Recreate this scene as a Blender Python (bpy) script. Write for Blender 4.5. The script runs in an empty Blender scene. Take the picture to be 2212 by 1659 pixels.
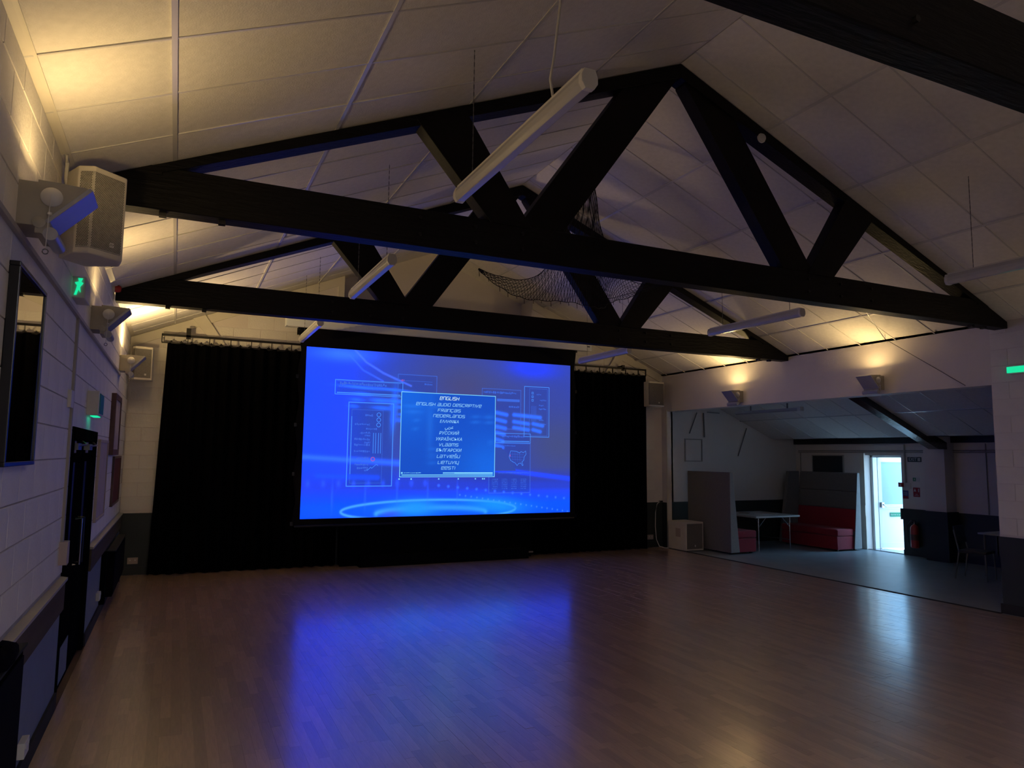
import bpy, bmesh, math, random
import numpy as np
from mathutils import Vector, Matrix
random.seed(7)
S = bpy.context.scene
C = S.collection

# ---------------------------------------------------------------- camera
YAW, PITCH, ROLL, FPX, HC = math.radians(25.119), math.radians(5.7375), math.radians(0.6653), 1539.0, 1.95
fw = Vector((math.sin(YAW)*math.cos(PITCH), math.cos(YAW)*math.cos(PITCH), math.sin(PITCH)))
rt = Vector((math.cos(YAW), -math.sin(YAW), 0)); up = rt.cross(fw)
r2 = rt*math.cos(ROLL)+up*math.sin(ROLL); u2 = -rt*math.sin(ROLL)+up*math.cos(ROLL)
cam = bpy.data.objects.new('camera', bpy.data.cameras.new('camera')); C.objects.link(cam)
cam.data.sensor_width = 36; cam.data.lens = 36*FPX/2212; cam.data.clip_start = 0.05
cam.matrix_world = Matrix(((r2.x, u2.x, -fw.x, 0), (r2.y, u2.y, -fw.y, 0), (r2.z, u2.z, -fw.z, HC), (0, 0, 0, 1)))
S.camera = cam

# ---------------------------------------------------------------- world, light, exposure
W = bpy.data.worlds.new('world'); S.world = W; W.use_nodes = True
bg = W.node_tree.nodes['Background']; bg.inputs[0].default_value = (0.30, 0.62, 1.0, 1); bg.inputs[1].default_value = 10.0
S.view_settings.view_transform = 'Standard'; S.view_settings.look = 'None'
S.view_settings.gamma = 1; S.view_settings.use_curve_mapping = False; S.view_settings.exposure = 0.0
LAMP_W = 9.0            # each warm uplighter
WARM = (1.0, 0.69, 0.28)
SCREEN_GAIN = 1.7
REAR_FILL_W = 95.0  # power of the fill batten added behind the camera
def area(name, loc, size, power, color, direction, sizey=None, portal=False, spread=math.pi):
    d = bpy.data.lights.new(name, 'AREA'); d.energy = power; d.color = color; d.size = size
    if sizey: d.shape = 'RECTANGLE'; d.size_y = sizey
    d.spread = spread
    if portal: d.cycles.is_portal = True
    o = bpy.data.objects.new(name, d); C.objects.link(o); o.location = loc
    o.rotation_euler = Vector(direction).to_track_quat('-Z', 'Y').to_euler()
    return o
added_sun = bpy.data.lights.new('added_sun', 'SUN'); added_sun.energy = 4; added_sun.color = (1, .95, .85); added_sun.angle = .02  # added sun, brightens the outside ground for bounce into the annex
so_ = bpy.data.objects.new('added_sun', added_sun); C.objects.link(so_); so_.rotation_euler = Vector((.12, -1, -1.0)).to_track_quat('-Z', 'Y').to_euler()
area('sky_portal', (14.3, 10.62, 1.02), 1.0, 1.0, (1, 1, 1), (-1, 0, 0), 2.0, portal=True)

# ---------------------------------------------------------------- helpers
class MB:
    def __init__(s): s.v = []; s.f = []
    def quadmesh(s, vs, fs):
        n = len(s.v); s.v += [tuple(v) for v in vs]; s.f += [tuple(i+n for i in f) for f in fs]; return s
    def box(s, a, b):
        x0, x1 = sorted((a[0], b[0])); y0, y1 = sorted((a[1], b[1])); z0, z1 = sorted((a[2], b[2]))
        return s.quadmesh([(x0,y0,z0),(x1,y0,z0),(x1,y1,z0),(x0,y1,z0),(x0,y0,z1),(x1,y0,z1),(x1,y1,z1),(x0,y1,z1)],
            [(0,3,2,1),(4,5,6,7),(0,1,5,4),(1,2,6,5),(2,3,7,6),(3,0,4,7)])
    def prism(s, poly, axis, a, b):
        # poly: 2D points; axis 'x': (y,z); 'y': (x,z); 'z': (x,y)
        def P(p, t): return {'x': (t, p[0], p[1]), 'y': (p[0], t, p[1]), 'z': (p[0], p[1], t)}[axis]
        n = len(poly)
        return s.quadmesh([P(p, a) for p in poly]+[P(p, b) for p in poly],
            [tuple(range(n))[::-1], tuple(range(n, 2*n))]+[(i, (i+1) % n, n+(i+1) % n, n+i) for i in range(n)])
    def tube(s, pts, r, n=8, cap=True):
        pts = [Vector(p) for p in pts]; m = len(pts); vs = []
        for i, p in enumerate(pts):
            t = (pts[min(i+1, m-1)]-pts[max(i-1, 0)]).normalized()
            a = Vector((0, 0, 1)) if abs(t.z) < .9 else Vector((1, 0, 0))
            u = t.cross(a).normalized(); w = t.cross(u)
            rr = r[i] if isinstance(r, (list, tuple)) else r
            for k in range(n):
                g = 2*math.pi*k/n; vs.append(p+u*math.cos(g)*rr+w*math.sin(g)*rr)
        fs = [(i*n+k, i*n+(k+1) % n, (i+1)*n+(k+1) % n, (i+1)*n+k) for i in range(m-1) for k in range(n)]
        if cap: fs += [tuple(range(n)), tuple(range((m-1)*n, m*n))[::-1]]
        return s.quadmesh(vs, fs)
    def cyl(s, p0, p1, r, n=20, r1=None): return s.tube([p0, p1], [r, r if r1 is None else r1], n)
    def lathe(s, prof, c, n=24, axis='z'):
        vs = []
        for (r, h) in prof:
            for k in range(n):
                g = 2*math.pi*k/n; a, b = r*math.cos(g), r*math.sin(g)
                vs.append({'z': (c[0]+a, c[1]+b, c[2]+h), 'x': (c[0]+h, c[1]+a, c[2]+b), 'y': (c[0]+a, c[1]+h, c[2]+b)}[axis])
        m = len(prof)
        return s.quadmesh(vs, [(i*n+k, i*n+(k+1) % n, (i+1)*n+(k+1) % n, (i+1)*n+k) for i in range(m-1) for k in range(n)]+[tuple(range(n))[::-1], tuple(range((m-1)*n, m*n))])
def tomesh(mb, name, m, org=(0, 0, 0), bevel=0, smooth=False, seg=2):
    me = bpy.data.meshes.new(name)
    me.from_pydata([(v[0]-org[0], v[1]-org[1], v[2]-org[2]) for v in mb.v], [], mb.f); me.update()
    bm = bmesh.new(); bm.from_mesh(me); bmesh.ops.recalc_face_normals(bm, faces=bm.faces)
    if bevel:
        es = [e for e in bm.edges if len(e.link_faces) == 2 and e.calc_face_angle(0) > .5]
        bmesh.ops.bevel(bm, geom=es, offset=bevel, segments=seg, affect='EDGES', profile=.6)
    if smooth:
        for f in bm.faces: f.smooth = True
        for e in bm.edges:
            if len(e.link_faces) == 2 and e.calc_face_angle(0) > .7: e.smooth = False
    bm.to_mesh(me); bm.free()
    if m: me.materials.append(m)
    return me
def obj(name, mb, m, parent=None, bevel=0, smooth=False, label=None, kind=None, org=None, seg=2):
    o0 = parent['_o'] if parent and '_o' in parent else (org or (0, 0, 0))
    if parent is not None:
        o0 = ORG[parent.name]
    me = tomesh(mb, name, m, o0, bevel, smooth, seg)
    o = bpy.data.objects.new(name, me); C.objects.link(o)
    if parent is not None: o.parent = parent; ORG[o.name] = o0
    else: o.location = o0; ORG[o.name] = tuple(o0)
    if label: o['label'] = label
    if kind: o['kind'] = kind
    return o
ORG = {}
def thing(name, loc, label, cat, group=None):
    o = bpy.data.objects.new(name, None); C.objects.link(o); o.location = loc; o.empty_display_size = .1
    o['label'] = label; o['category'] = cat
    if group: o['group'] = group
    ORG[o.name] = tuple(loc); return o
def single(name, mb, m, label, cat, org, group=None, **k):
    o = obj(name, mb, m, None, org=org, label=label, **k); o['category'] = cat
    if group: o['group'] = group
    return o
def struct(name, mb, m, **k): return obj(name, mb, m, None, kind='structure', **k)
def inst(name, me, parent, loc, rot=(0, 0, 0)):
    o = bpy.data.objects.new(name, me); C.objects.link(o); o.parent = parent
    p = ORG[parent.name]; o.location = (loc[0]-p[0], loc[1]-p[1], loc[2]-p[2]); o.rotation_euler = rot; return o
def rect_ring(mb, x0, x1, z0, z1, w, y0, y1, axis='y'):
    # frame of four bars in an axis-aligned plane
    def B(a0, a1, b0, b1):
        if axis == 'y': mb.box((a0, y0, b0), (a1, y1, b1))
        else: mb.box((y0, a0, b0), (y1, a1, b1))
    B(x0, x1, z0, z0+w); B(x0, x1, z1-w, z1); B(x0, x0+w, z0+w, z1-w); B(x1-w, x1, z0+w, z1-w); return mb

# ---------------------------------------------------------------- materials
def mat(name, col, rough=.6, metal=0, spec=.5, var=0, vscale=4, bump=0, bscale=60, coat=0, stretch=None, objrand=0, emit=None, estr=0, sheen=0, detail=4, bdist=.02):
    m = bpy.data.materials.new(name); m.use_nodes = True; nt = m.node_tree; N = nt.nodes; L = nt.links
    b = N['Principled BSDF']; b.inputs['Base Color'].default_value = (*col, 1); b.inputs['Roughness'].default_value = rough
    b.inputs['Metallic'].default_value = metal; b.inputs['Specular IOR Level'].default_value = spec; b.inputs['Coat Weight'].default_value = coat; b.inputs['Coat Roughness'].default_value = .18; b.inputs['Coat IOR'].default_value = 2.1
    if sheen: b.inputs['Sheen Weight'].default_value = sheen
    b.inputs['IOR'].default_value = 2.1 if coat else 1.5
    if emit: b.inputs['Emission Color'].default_value = (*emit, 1); b.inputs['Emission Strength'].default_value = estr
    tc = N.new('ShaderNodeTexCoord'); src = tc.outputs['Object']
    if stretch:
        mp = N.new('ShaderNodeMapping'); mp.inputs['Scale'].default_value = stretch; L.new(src, mp.inputs[0]); src = mp.outputs[0]
    last = None
    if var or objrand:
        n = N.new('ShaderNodeTexNoise'); n.inputs['Scale'].default_value = vscale; n.inputs['Detail'].default_value = detail; L.new(src, n.inputs['Vector'])
        mr = N.new('ShaderNodeMapRange'); mr.inputs['From Min'].default_value = .3; mr.inputs['From Max'].default_value = .7
        mr.inputs['To Min'].default_value = 1-var; mr.inputs['To Max'].default_value = 1+var; L.new(n.outputs['Fac'], mr.inputs['Value'])
        val = mr.outputs[0]
        if objrand:
            oi = N.new('ShaderNodeObjectInfo'); ge = N.new('ShaderNodeNewGeometry')
            a = N.new('ShaderNodeMath'); a.operation = 'ADD'; L.new(oi.outputs['Random'], a.inputs[0]); L.new(ge.outputs['Random Per Island'], a.inputs[1])
            fr = N.new('ShaderNodeMath'); fr.operation = 'FRACT'; L.new(a.outputs[0], fr.inputs[0])
            m2 = N.new('ShaderNodeMapRange'); m2.inputs['To Min'].default_value = 1-objrand; m2.inputs['To Max'].default_value = 1+objrand; L.new(fr.outputs[0], m2.inputs['Value'])
            mu = N.new('ShaderNodeMath'); mu.operation = 'MULTIPLY'; L.new(val, mu.inputs[0]); L.new(m2.outputs[0], mu.inputs[1]); val = mu.outputs[0]
        vm = N.new('ShaderNodeVectorMath'); vm.operation = 'SCALE'; vm.inputs[0].default_value = col; L.new(val, vm.inputs['Scale']); L.new(vm.outputs[0], b.inputs['Base Color'])
    if bump:
        n = N.new('ShaderNodeTexNoise'); n.inputs['Scale'].default_value = bscale; n.inputs['Detail'].default_value = 5; L.new(src, n.inputs['Vector'])
        bp = N.new('ShaderNodeBump'); bp.inputs['Strength'].default_value = bump; bp.inputs['Distance'].default_value = bdist; L.new(n.outputs['Fac'], bp.inputs['Height']); L.new(bp.outputs[0], b.inputs['Normal'])
    return m
M = dict(
 wall=mat('painted_block', (.74, .71, .67), .55, var=.05, vscale=2, bump=.25, bscale=45, spec=.4),
 mortar=mat('mortar', (.42, .39, .36), .8, var=.1, bump=.3, bscale=60),
 plaster=mat('painted_plaster', (.70, .65, .62), .6, var=.04, vscale=1.5, bump=.08, bscale=30),
 tile=mat('ceiling_tile', (.74, .71, .67), .8, var=.05, vscale=18, bump=.2, bscale=90, objrand=.025, spec=.25),
 tbar=mat('ceiling_grid_metal', (.66, .64, .62), .26, spec=.9),
 cream=mat('cream_trim_paint', (.66, .62, .54), .5, var=.04),
 black=mat('black_stained_timber', (.0030, .0024, .0022), .55, var=.4, vscale=6, bump=.35, bscale=14, stretch=(.4, 3, 3), spec=.2),
 blackw=mat('black_stained_web', (.0030, .0024, .0022), .55, var=.4, vscale=6, bump=.3, bscale=10, spec=.2),
 rafter=mat('glossy_rafter', (.014, .014, .014), .22, spec=1.0, var=.3, bump=.3, bscale=12),
 stageb=mat('stage_black', (.0035, .004, .005), .92, spec=.05, var=.2),
 purlin=mat('dark_purlin', (.01, .009, .009), .5, var=.3),
 floor=mat('maple_strip', (.42, .265, .185), .36, var=.14, vscale=7, stretch=(9, .8, 1), objrand=.2, bump=.12, bscale=16, spec=.9, coat=.9, detail=6, bdist=.012),
 sub=mat('floor_base', (.09, .05, .035), .6, var=.2),
 vinyl=mat('grey_vinyl', (.24, .27, .29), .36, var=.12, vscale=3, bump=.12, bscale=14, spec=.7, bdist=.01),
 drape=mat('black_drape', (.0016, .0016, .0022), .95, var=.3, vscale=5, spec=.03),
 mask=mat('screen_mask_fabric', (.003, .003, .0045), .85, var=.2, spec=.15),
 rail=mat('black_steel', (.008, .007, .007), .45, metal=.3, var=.2),
 dado=mat('dark_green_dado', (.022, .030, .026), .5, var=.12, vscale=3, spec=.5),
 dadol=mat('brown_dado_board', (.085, .068, .052), .8, spec=.1, var=.15, vscale=3, stretch=(1, .3, 4)),
 lowpanel=mat('slate_blue_panel', (.15, .19, .23), .55, var=.06),
 skirt=mat('dark_skirting', (.035, .036, .04), .85, spec=.1, var=.15),
 lamp=mat('uplighter_metal', (.34, .31, .25), .45, var=.06, spec=.6),
 lampf=mat('uplighter_front_panel', (.38, .38, .42), .3, var=.04, spec=.7),
 spk=mat('white_speaker_cabinet', (.62, .58, .52), .55, var=.05, bump=.15, bscale=150),
 mesh=mat('speaker_grille', (.42, .40, .37), .6, var=.15, vscale=40, bump=.4, bscale=250),
 hole=mat('grille_hole', (.015, .013, .012), .9, var=.2),
 spk2=mat('grey_grille', (.16, .15, .145), .7, var=.15, vscale=60, bump=.4, bscale=250),
 white=mat('white_plastic', (.62, .60, .57), .45, var=.03),
 tube=mat('batten_diffuser', (.50, .49, .50), .25, var=.03, spec=.7),
 chrome=mat('steel', (.5, .5, .52), .25, metal=1, var=.05),
 pipe=mat('grey_conduit', (.34, .32, .30), .5, var=.05),
 chain=mat('chain_metal', (.2, .2, .2), .4, metal=.8, var=.1),
 mirror=mat('mirror_glass', (.75, .75, .75), .02, metal=1, var=.01),
 frame=mat('black_frame', (.003, .003, .005), .3, var=.1),
 brownf=mat('brown_wood_frame', (.09, .035, .025), .45, var=.2, vscale=12),
 paper=mat('cream_paper', (.40, .33, .29), .7, var=.06, vscale=3),
 pink=mat('notice_paper', (.42, .34, .33), .7, var=.06, vscale=3),
 redb=mat('dark_red_felt', (.12, .02, .018), .9, var=.1, bump=.2),
 doorb=mat('dark_door_paint', (.005, .006, .006), .95, spec=0, var=.2),
 doorl=mat('door_grey_green', (.006, .006, .006), .95, spec=0, var=.12),
 kick=mat('kick_plate', (.35, .36, .38), .3, metal=.9, var=.05),
 redp=mat('red_plastic', (.35, .02, .02), .35, var=.05),
 upvc=mat('white_upvc', (.74, .78, .78), .35, var=.02),
 frost=mat('frosted_panel', (.30, .44, .54), .4, var=.02),
 grey=mat('grey_upholstery', (.15, .145, .145), .9, var=.08, vscale=30, bump=.25, bscale=300, sheen=.2),
 greyl=mat('pale_grey_upholstery', (.33, .33, .33), .9, var=.05, vscale=30, bump=.25, bscale=300),
 red=mat('red_upholstery', (.30, .010, .03), .85, var=.08, vscale=30, bump=.25, bscale=300, sheen=.1),
 tabletop=mat('white_table_top', (.5, .52, .52), .4, var=.03),
 board=mat('dark_board', (.012, .016, .022), .4, var=.1),
 conc=mat('outside_concrete', (.5, .5, .48), .85, var=.15, bump=.3),
 net=mat('net_cord', (.012, .010, .011), .8, var=.2),
 green=mat('green_lit_sign', (.02, .5, .28), .4, emit=(.01, 1.0, .45), estr=.75, var=.01),
 greens=mat('green_sign', (.0, .22, .11), .5, var=.02),
 signw=mat('sign_white', (.6, .6, .6), .5, var=.02),
 signd=mat('sign_dark_teal', (.012, .035, .045), .5, var=.02),
 signr=mat('sign_red', (.30, .015, .03), .5, var=.02),
 signb=mat('sign_blue', (.03, .06, .25), .5, var=.02),
 filltube=mat('fill_batten_lit', (.8, .8, .8), .4, emit=(.97, .93, 1), estr=4, var=.001),  # glow of the added rear fill batten
 bulb=mat('lamp_glow', (1, .8, .5), .5, emit=(1.0, .66, .28), estr=30, var=.001),
)

# ---------------------------------------------------------------- dimensions
XL, XR, XC, YF, YB = -.75, 9.8, 4.49, 13.0, -4.0
SL = .417
def cz(x): return 5.98-SL*abs(x-XC)          # ceiling height
ZE = cz(XL)

# ---------------------------------------------------------------- room shell
fl = struct('floor', MB().box((-1.1, YB, -.12), (10.0, 14.2, -.012)), M['sub'])
# maple strips running down the hall
PW = .072
pl = {}
for L_ in (.38, .52, .68, .85):
    for q in range(3):
        pl[(L_, q)] = tomesh(MB().box((-PW/2+.0003, -L_/2+.0007, -.01), (PW/2-.0003, L_/2-.0007, 0)), 'plank', M['floor'], bevel=0)
spots = []
x = XL+.03+PW/2; k = 0
while x < 9.74:
    y = 1.2-random.random()*.6
    while y < 12.98:
        L_ = random.choice((.38, .52, .68, .85))
        if y+L_ > 12.98: L_ = .38
        if y+L_ <= 13.2: spots.append((x, y+L_/2, L_))
        y += L_
    x += PW
def seen(x, y):
    d = Vector((x, y, -HC)); z = d.dot(fw)
    if z < .5: return -1
    px = 1106+FPX*d.dot(r2)/z; py = 829.5-FPX*d.dot(u2)/z
    return z if (-40 < px < 2250 and py < 1720) else -1
vis = sorted([s for s in spots if seen(s[0], s[1]) > 0], key=lambda s: seen(s[0], s[1])-s[2]*2)
near = set(vis[:290])
bmj = MB()
for s in spots:
    rx, ry = random.gauss(0, .0007), random.gauss(0, .0035)
    if s in near: inst('plank', pl[(s[2], random.randrange(3))], fl, (s[0], s[1], random.uniform(-.0006, .0004)), (rx, ry, 0))
    else:
        a, l = PW/2-.0003, s[2]/2-.0007; dz = random.uniform(-.0006, .0004)
        v = [(s[0]+i*a, s[1]+j*l, dz-i*a*ry+j*l*rx) for i, j in ((-1, -1), (1, -1), (1, 1), (-1, 1))]
        bmj.quadmesh(v+[(p[0], p[1], -.011) for p in v], [(0, 1, 2, 3), (0, 4, 5, 1), (1, 5, 6, 2), (2, 6, 7, 3), (3, 7, 4, 0)])
obj('planks_beyond', bmj, M['floor'], fl, kind='stuff')
struct('floor_annex', MB().box((9.74, 3.6, -.12), (14.2, 13.3, -.004)), M['vinyl'])
struct('trim_1', MB().prism([(9.70, -.002), (9.71, .006), (9.765, .006), (9.775, -.002)], 'y', 5.84, 12.96), M['skirt'])
struct('wall_added_shade', MB().box((14.2, 8.0, -.1), (22, 8.2, 3.6)), M['plaster'])  # unseen wall, invented to shade the open exit leaf from the sky
struct('ground_outside', MB().box((14.2, 5, -.14), (22, 16, -.03)), M['conc'])

# hall ceiling
th = .12
slab = MB()
for sgn in (-1, 1):
    xe = XL-.25 if sgn < 0 else 9.83
    p = [(XC, cz(XC)+.03), (xe, cz(xe)+.03), (xe, cz(xe)+.03+th), (XC, cz(XC)+.03+th)]
    slab.prism(p, 'y', YB-.1, 14.6)
# the part behind the camera has its lining as one sheet
ceil = struct('ceiling', slab, M['tile'])
cs = math.cos(math.atan(SL)); an = math.atan(SL)
cols = [(-.75, -.115), (-.115, 1.035), (1.035, 2.19), (2.19, 3.345), (3.345, 4.49)]
tm = {}
for ci, (a, b) in enumerate(cols):
    w = (b-a)/cs; tm[ci] = tomesh(MB().box((-w/2+.004, -.306, 0), (w/2-.004, .306, .016)), 'ceiling_tile', M['tile'], bevel=.003, seg=1)
for sgn in (-1, 1):
    for ci, (a, b) in enumerate(cols):
        xc = (a+b)/2; zc = cz(xc)
        X = xc if sgn < 0 else 2*XC-xc
        y0 = 3.88 if sgn < 0 else 4.11
        for j in range(-4, 15):
            y = y0+.31+.62*j
            if y > 13: continue
            r = -an*1 if sgn < 0 else an
            inst('ceiling_tile', tm[ci], ceil, (X, y, zc+.004+random.uniform(0, .004)), (random.gauss(0, .0022), r+random.gauss(0, .0018), 0))
for sgn in (-1, 1):
    for a in (-.115, 1.035, 2.19, 3.345):
        X = a if sgn < 0 else 2*XC-a; z = cz(a); dx = .014
        zz = lambda q: cz(q)-.003
        obj('grid_bar', MB().prism([(X-dx, zz(X-dx)), (X+dx, zz(X+dx)), (X+dx, zz(X+dx)+.02), (X-dx, zz(X-dx)+.02)], 'y', 1.0, 12.99), M['tbar'], ceil)
    y0 = 3.88 if sgn < 0 else 4.11
    for j in range(-4, 15):
        y = y0+.62*j
        xe = XL if sgn < 0 else XR
        obj('cross_bar', MB().prism([(xe, cz(xe)-.001), (XC, cz(XC)-.001), (XC, cz(XC)+.012), (xe, cz(xe)+.012)], 'y', y-.0065, y+.0065), M['tbar'], ceil)

# left wall with the doorway
DY0, DY1, DZ = 6.62, 8.40, 2.10
wl = MB()
wl.box((XL-.25, YB, -.1), (XL, DY0, ZE+.15)).box((XL-.25, DY1, -.1), (XL, 14.3, ZE+.15)).box((XL-.25, DY0, DZ), (XL, DY1, ZE+.15))
wl.box((XL-.4, DY0-.2, -.1), (XL-.25, DY1+.2, DZ+.2))
wall_left = struct('wall_left', wl, M['mortar'])
BL, BH = .44, .22
full = tomesh(MB().box((-.002, -BL/2+.004, -BH/2+.004), (.006, BL/2-.004, BH/2-.004)), 'block', M['wall'], bevel=.002, seg=1)
half = tomesh(MB().box((-.002, -BL/4+.004, -BH/2+.004), (.006, BL/4-.004, BH/2-.004)), 'block', M['wall'], bevel=.002, seg=1)
nb = 0
for k in range(0, 13):
    z = 1.01+.11+BH*k
    top = 3.80
    y = 3.05+(BL/2 if k % 2 else 0)
    while y < 12.95:
        yc = y+BL/2
        if y+BL > 13.0: 
            y += BL; continue
        if z-BH/2 < DZ and yc > DY0-.02-.2 and yc < DY1+.2:
            # beside the door
            for h in (y+BL/4, y+3*BL/4):
                if h+BL/4 < DY0-.04 or h-BL/4 > DY1+.04: inst('block', half, wall_left, (XL, h, z)); nb += 1
        elif z+BH/2 < top: inst('block', full, wall_left, (XL, yc, z)); nb += 1
        y += BL
short = tomesh(MB().box((-.002, -BL/2+.004, -.066), (.006, BL/2-.004, .066)), 'block', M['wall'], bevel=.002, seg=1)
for q in range(22): inst('block', short, wall_left, (XL, 3.05+BL*(q+.5), 3.722))
obj('block_course', MB().box((XL, -3.9, 1.0), (XL+.004, 3.03, 3.72)), M['wall'], wall_left)
# coving and lining strip along the eaves
struct('trim_2', MB().prism([(XL, 3.80), (XL+.02, 3.805), (XL+.055, 3.815), (XL+.055, cz(XL+.055)), (XL, cz(XL))][::-1], 'y', YB, 12.99), M['cream'])
struct('trim_3', MB().box((XL, 3.3, 2.965), (XL+.03, 10.9, 2.99)), M['pipe'])
# right wall: pier, header over the opening, nib
wr = MB().box((XR, YB, -.1), (XR+.25, 5.84, 3.90)).box((XR, 5.84, 2.96), (XR+.25, 12.82, 3.78+.02)).box((XR, 12.82, -.1), (XR+.12, 13.0, 3.80))
wr.prism([(XR, 3.76), (XR+.25, 3.66), (XR+.25, 3.9), (XR, 3.9)], 'y', 5.84, 13.0)
wall_right = struct('wall_right', wr, M['plaster'])
for k in range(0, 13):
    z = 1.0+.11+BH*k
    y = 5.835-BL+(0 if k % 2 else BL/2)
    while y > 2.6:
        if y+BL <= 5.84 and z+BH/2 < 3.76: inst('block', full, wall_right, (XR, y+BL/2, z), (0, 0, math.pi))
        elif y+BL > 5.84: inst('block', half, wall_right, (XR, y+BL/4, z), (0, 0, math.pi))
        y -= BL
struct('trim_4', MB().box((XR-.012, 12.80, 0), (XR+.02, 12.83, 3.0)), M['cream'])
# gable wall with the stage recess
RX0, RX1, RY = 2.66, 6.53, 13.5
wf = MB()
wf.prism([(XL-.25, -.1), (RX0, -.1), (RX0, cz(RX0)+.06), (XL-.25, cz(XL-.25)+.06)], 'y', YF, 14.3)
wf.prism([(RX1, -.1), (XR+.3, -.1), (XR+.3, cz(XR+.3)+.06), (RX1, cz(RX1)+.06)], 'y', YF, 14.3)
wf.prism([(RX0-.1, -.1), (RX1+.1, -.1), (RX1+.1, cz(RX1+.1)+.06), (XC, cz(XC)+.06), (RX0-.1, cz(RX0-.1)+.06)], 'y', RY, 14.3)
wall_front = struct('wall_front', wf, M['plaster'])
fullx = tomesh(MB().box((-BL/2+.005, -.007, -BH/2+.005), (BL/2-.005, .002, BH/2-.005)), 'block', M['wall'], bevel=.002, seg=1)
halfx = tomesh(MB().box((-BL/4+.005, -.007, -BH/2+.005), (BL/4-.005, .002, BH/2-.005)), 'block', M['wall'], bevel=.002, seg=1)
for k in range(0, 20):
    z = 1.01+.11+BH*k
    x = XL+.01-(BL/2 if k % 2 else 0)
    while x < XR:
        for (h, me, w) in ((x+BL/2, fullx, BL/2),):
            l, r = h-w, h+w
            inrec = r > RX0-.01 and l < RX1+.01
            zt = min(cz(max(l, XL)), cz(min(r, XR)))
            hidden = z < 3.55 and l > 0.15 and r < 9.0
            if l < XL or r > XR:
                if l < XL and not hidden and z+BH/2 < cz(XL)-.06: inst('block', halfx, wall_front, (XL+.01+BL/4, YF, z))
                continue
            if inrec or hidden or z+BH/2 > zt-.07: continue
            inst('block', me, wall_front, (h, YF, z))
        x += BL
struct('wall_back', MB().prism([(XL-.25, -.1), (XR+.3, -.1), (XR+.3, 3.9), (XC, 6.15), (XL-.25, 3.9)], 'y', YB-.2, YB), M['plaster'])
# cream verge boards and the recess edge trims
def verge(xa, xb, n):
    w = .16
    struct(n, MB().prism([(xa, cz(xa)-.002), (xb, cz(xb)-.002), (xb, cz(xb)-w), (xa, cz(xa)-w)], 'y', YF-.03, YF+.002), M['cream'])
verge(XL, RX0, 'trim_5'); verge(RX1, XR, 'trim_6')
struct('trim_7', MB().box((RX0-.11, YF-.028, 3.0), (RX0, YF+.002, cz(RX0)-.15)), M['cream'])
struct('trim_8', MB().prism([(.02, 4.33), (.24, 4.40), (.86, 3.50), (.72, 3.50)], 'y', YF-.05, YF), M['cream'])
struct('trim_9', MB().prism([(8.96, 4.33), (8.74, 4.40), (8.12, 3.50), (8.26, 3.50)], 'y', YF-.05, YF), M['cream'])
# dado band of the gable wall and of the nib (dark green)
dz = .965
struct('baseboard_front', MB().box((XL, YF-.012, 0), (9.8, YF, dz)).box((9.785, 12.82, 0), (9.8, 13, dz)).box((XL, YF-.03, 0), (9.8, YF-.012, .12)), M['dado'])

# dado, lower panels and skirting of the left wall
def leftdado(y0, y1, n):
    struct('trim_%d' % n, MB().box((XL, y0, .735), (XL+.035, y1, .955)), M['dadol'])
    struct('trim_%d' % (n+10), MB().prism([(XL, .955), (XL+.05, .955), (XL+.05, .975), (XL, .985)], 'y', y0, y1), M['pipe'])  # paler cap: the lit look of the ledge is put into its colour
    struct('wall_left_lower' if n == 10 else 'wall_left_lower_end', MB().box((XL, y0, 0), (XL+.012, y1, .735)), M['lowpanel'])
    struct('baseboard_left' if n == 10 else 'baseboard_left_end', MB().box((XL, y0, 0), (XL+.03, y1, .12)), M['skirt'])
leftdado(-3.9, DY0-.07, 10); leftdado(DY1+.07, 12.97, 11)
single('boxed_pipe', MB().box((XL+.012, 9.98, .12), (XL+.07, 10.1, .735)), M['doorb'], 'dark boxed pipe rising from skirting beyond the double door', 'pipe', (XL, 10, 0))
# pier dado
struct('trim_12', MB().box((XR-.035, YB, .735), (XR, 5.86, .975)).box((XR-.035, 5.84, .735), (XR+.26, 5.875, .975)), M['dado'])
struct('wall_right_lower', MB().box((XR-.01, YB, .12), (XR, 5.84, .735)), M['dado'])
struct('baseboard_right', MB().box((XR-.03, YB, 0), (XR, 5.86, .12)), M['skirt'])

# ---------------------------------------------------------------- annex
AX = 13.85
def az(x): return cz(9.8)-SL*(x-9.8) if x < 13.05 else cz(9.8)-SL*(13.05-9.8)
ac = MB().prism([(10.02, az(10.02)+.02), (13.05, az(13.05)+.02), (14.3, az(13.05)+.02), (14.3, 2.6), (13.05, 2.6), (10.02, az(10.02)+.15)], 'y', 3.6, 13.3)
aceil = struct('ceiling_annex', ac, M['tile'])
acols = [(10.03, 11.10), (11.10, 12.07), (12.07, 13.05)]
for ci, (a, b) in enumerate(acols):
    w = (b-a)/cs; me = tomesh(MB().box((-w/2+.004, -.306, 0), (w/2-.004, .306, .016)), 'ceiling_tile', M['tile'], bevel=.003, seg=1)
    for j in range(15):
        y = 3.95+.62*j
        if y < 13: inst('ceiling_tile', me, aceil, ((a+b)/2, y, az((a+b)/2)+.002+random.uniform(0, .004)), (random.gauss(0, .002), an+random.gauss(0, .002), 0))
    X = a; 
    if ci: obj('grid_bar', MB().prism([(X-.014, az(X-.014)-.004), (X+.014, az(X+.014)-.004), (X+.014, az(X+.014)+.02), (X-.014, az(X-.014)+.02)], 'y', 3.7, 12.99), M['tbar'], aceil)
for j in range(15):
    y = 3.64+.62*j
    obj('cross_bar', MB().prism([(10.04, az(10.04)-.002), (13.05, az(13.05)-.002), (13.05, az(13.05)+.012), (10.04, az(10.04)+.012)], 'y', y-.0065, y+.0065), M['tbar'], aceil)
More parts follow.
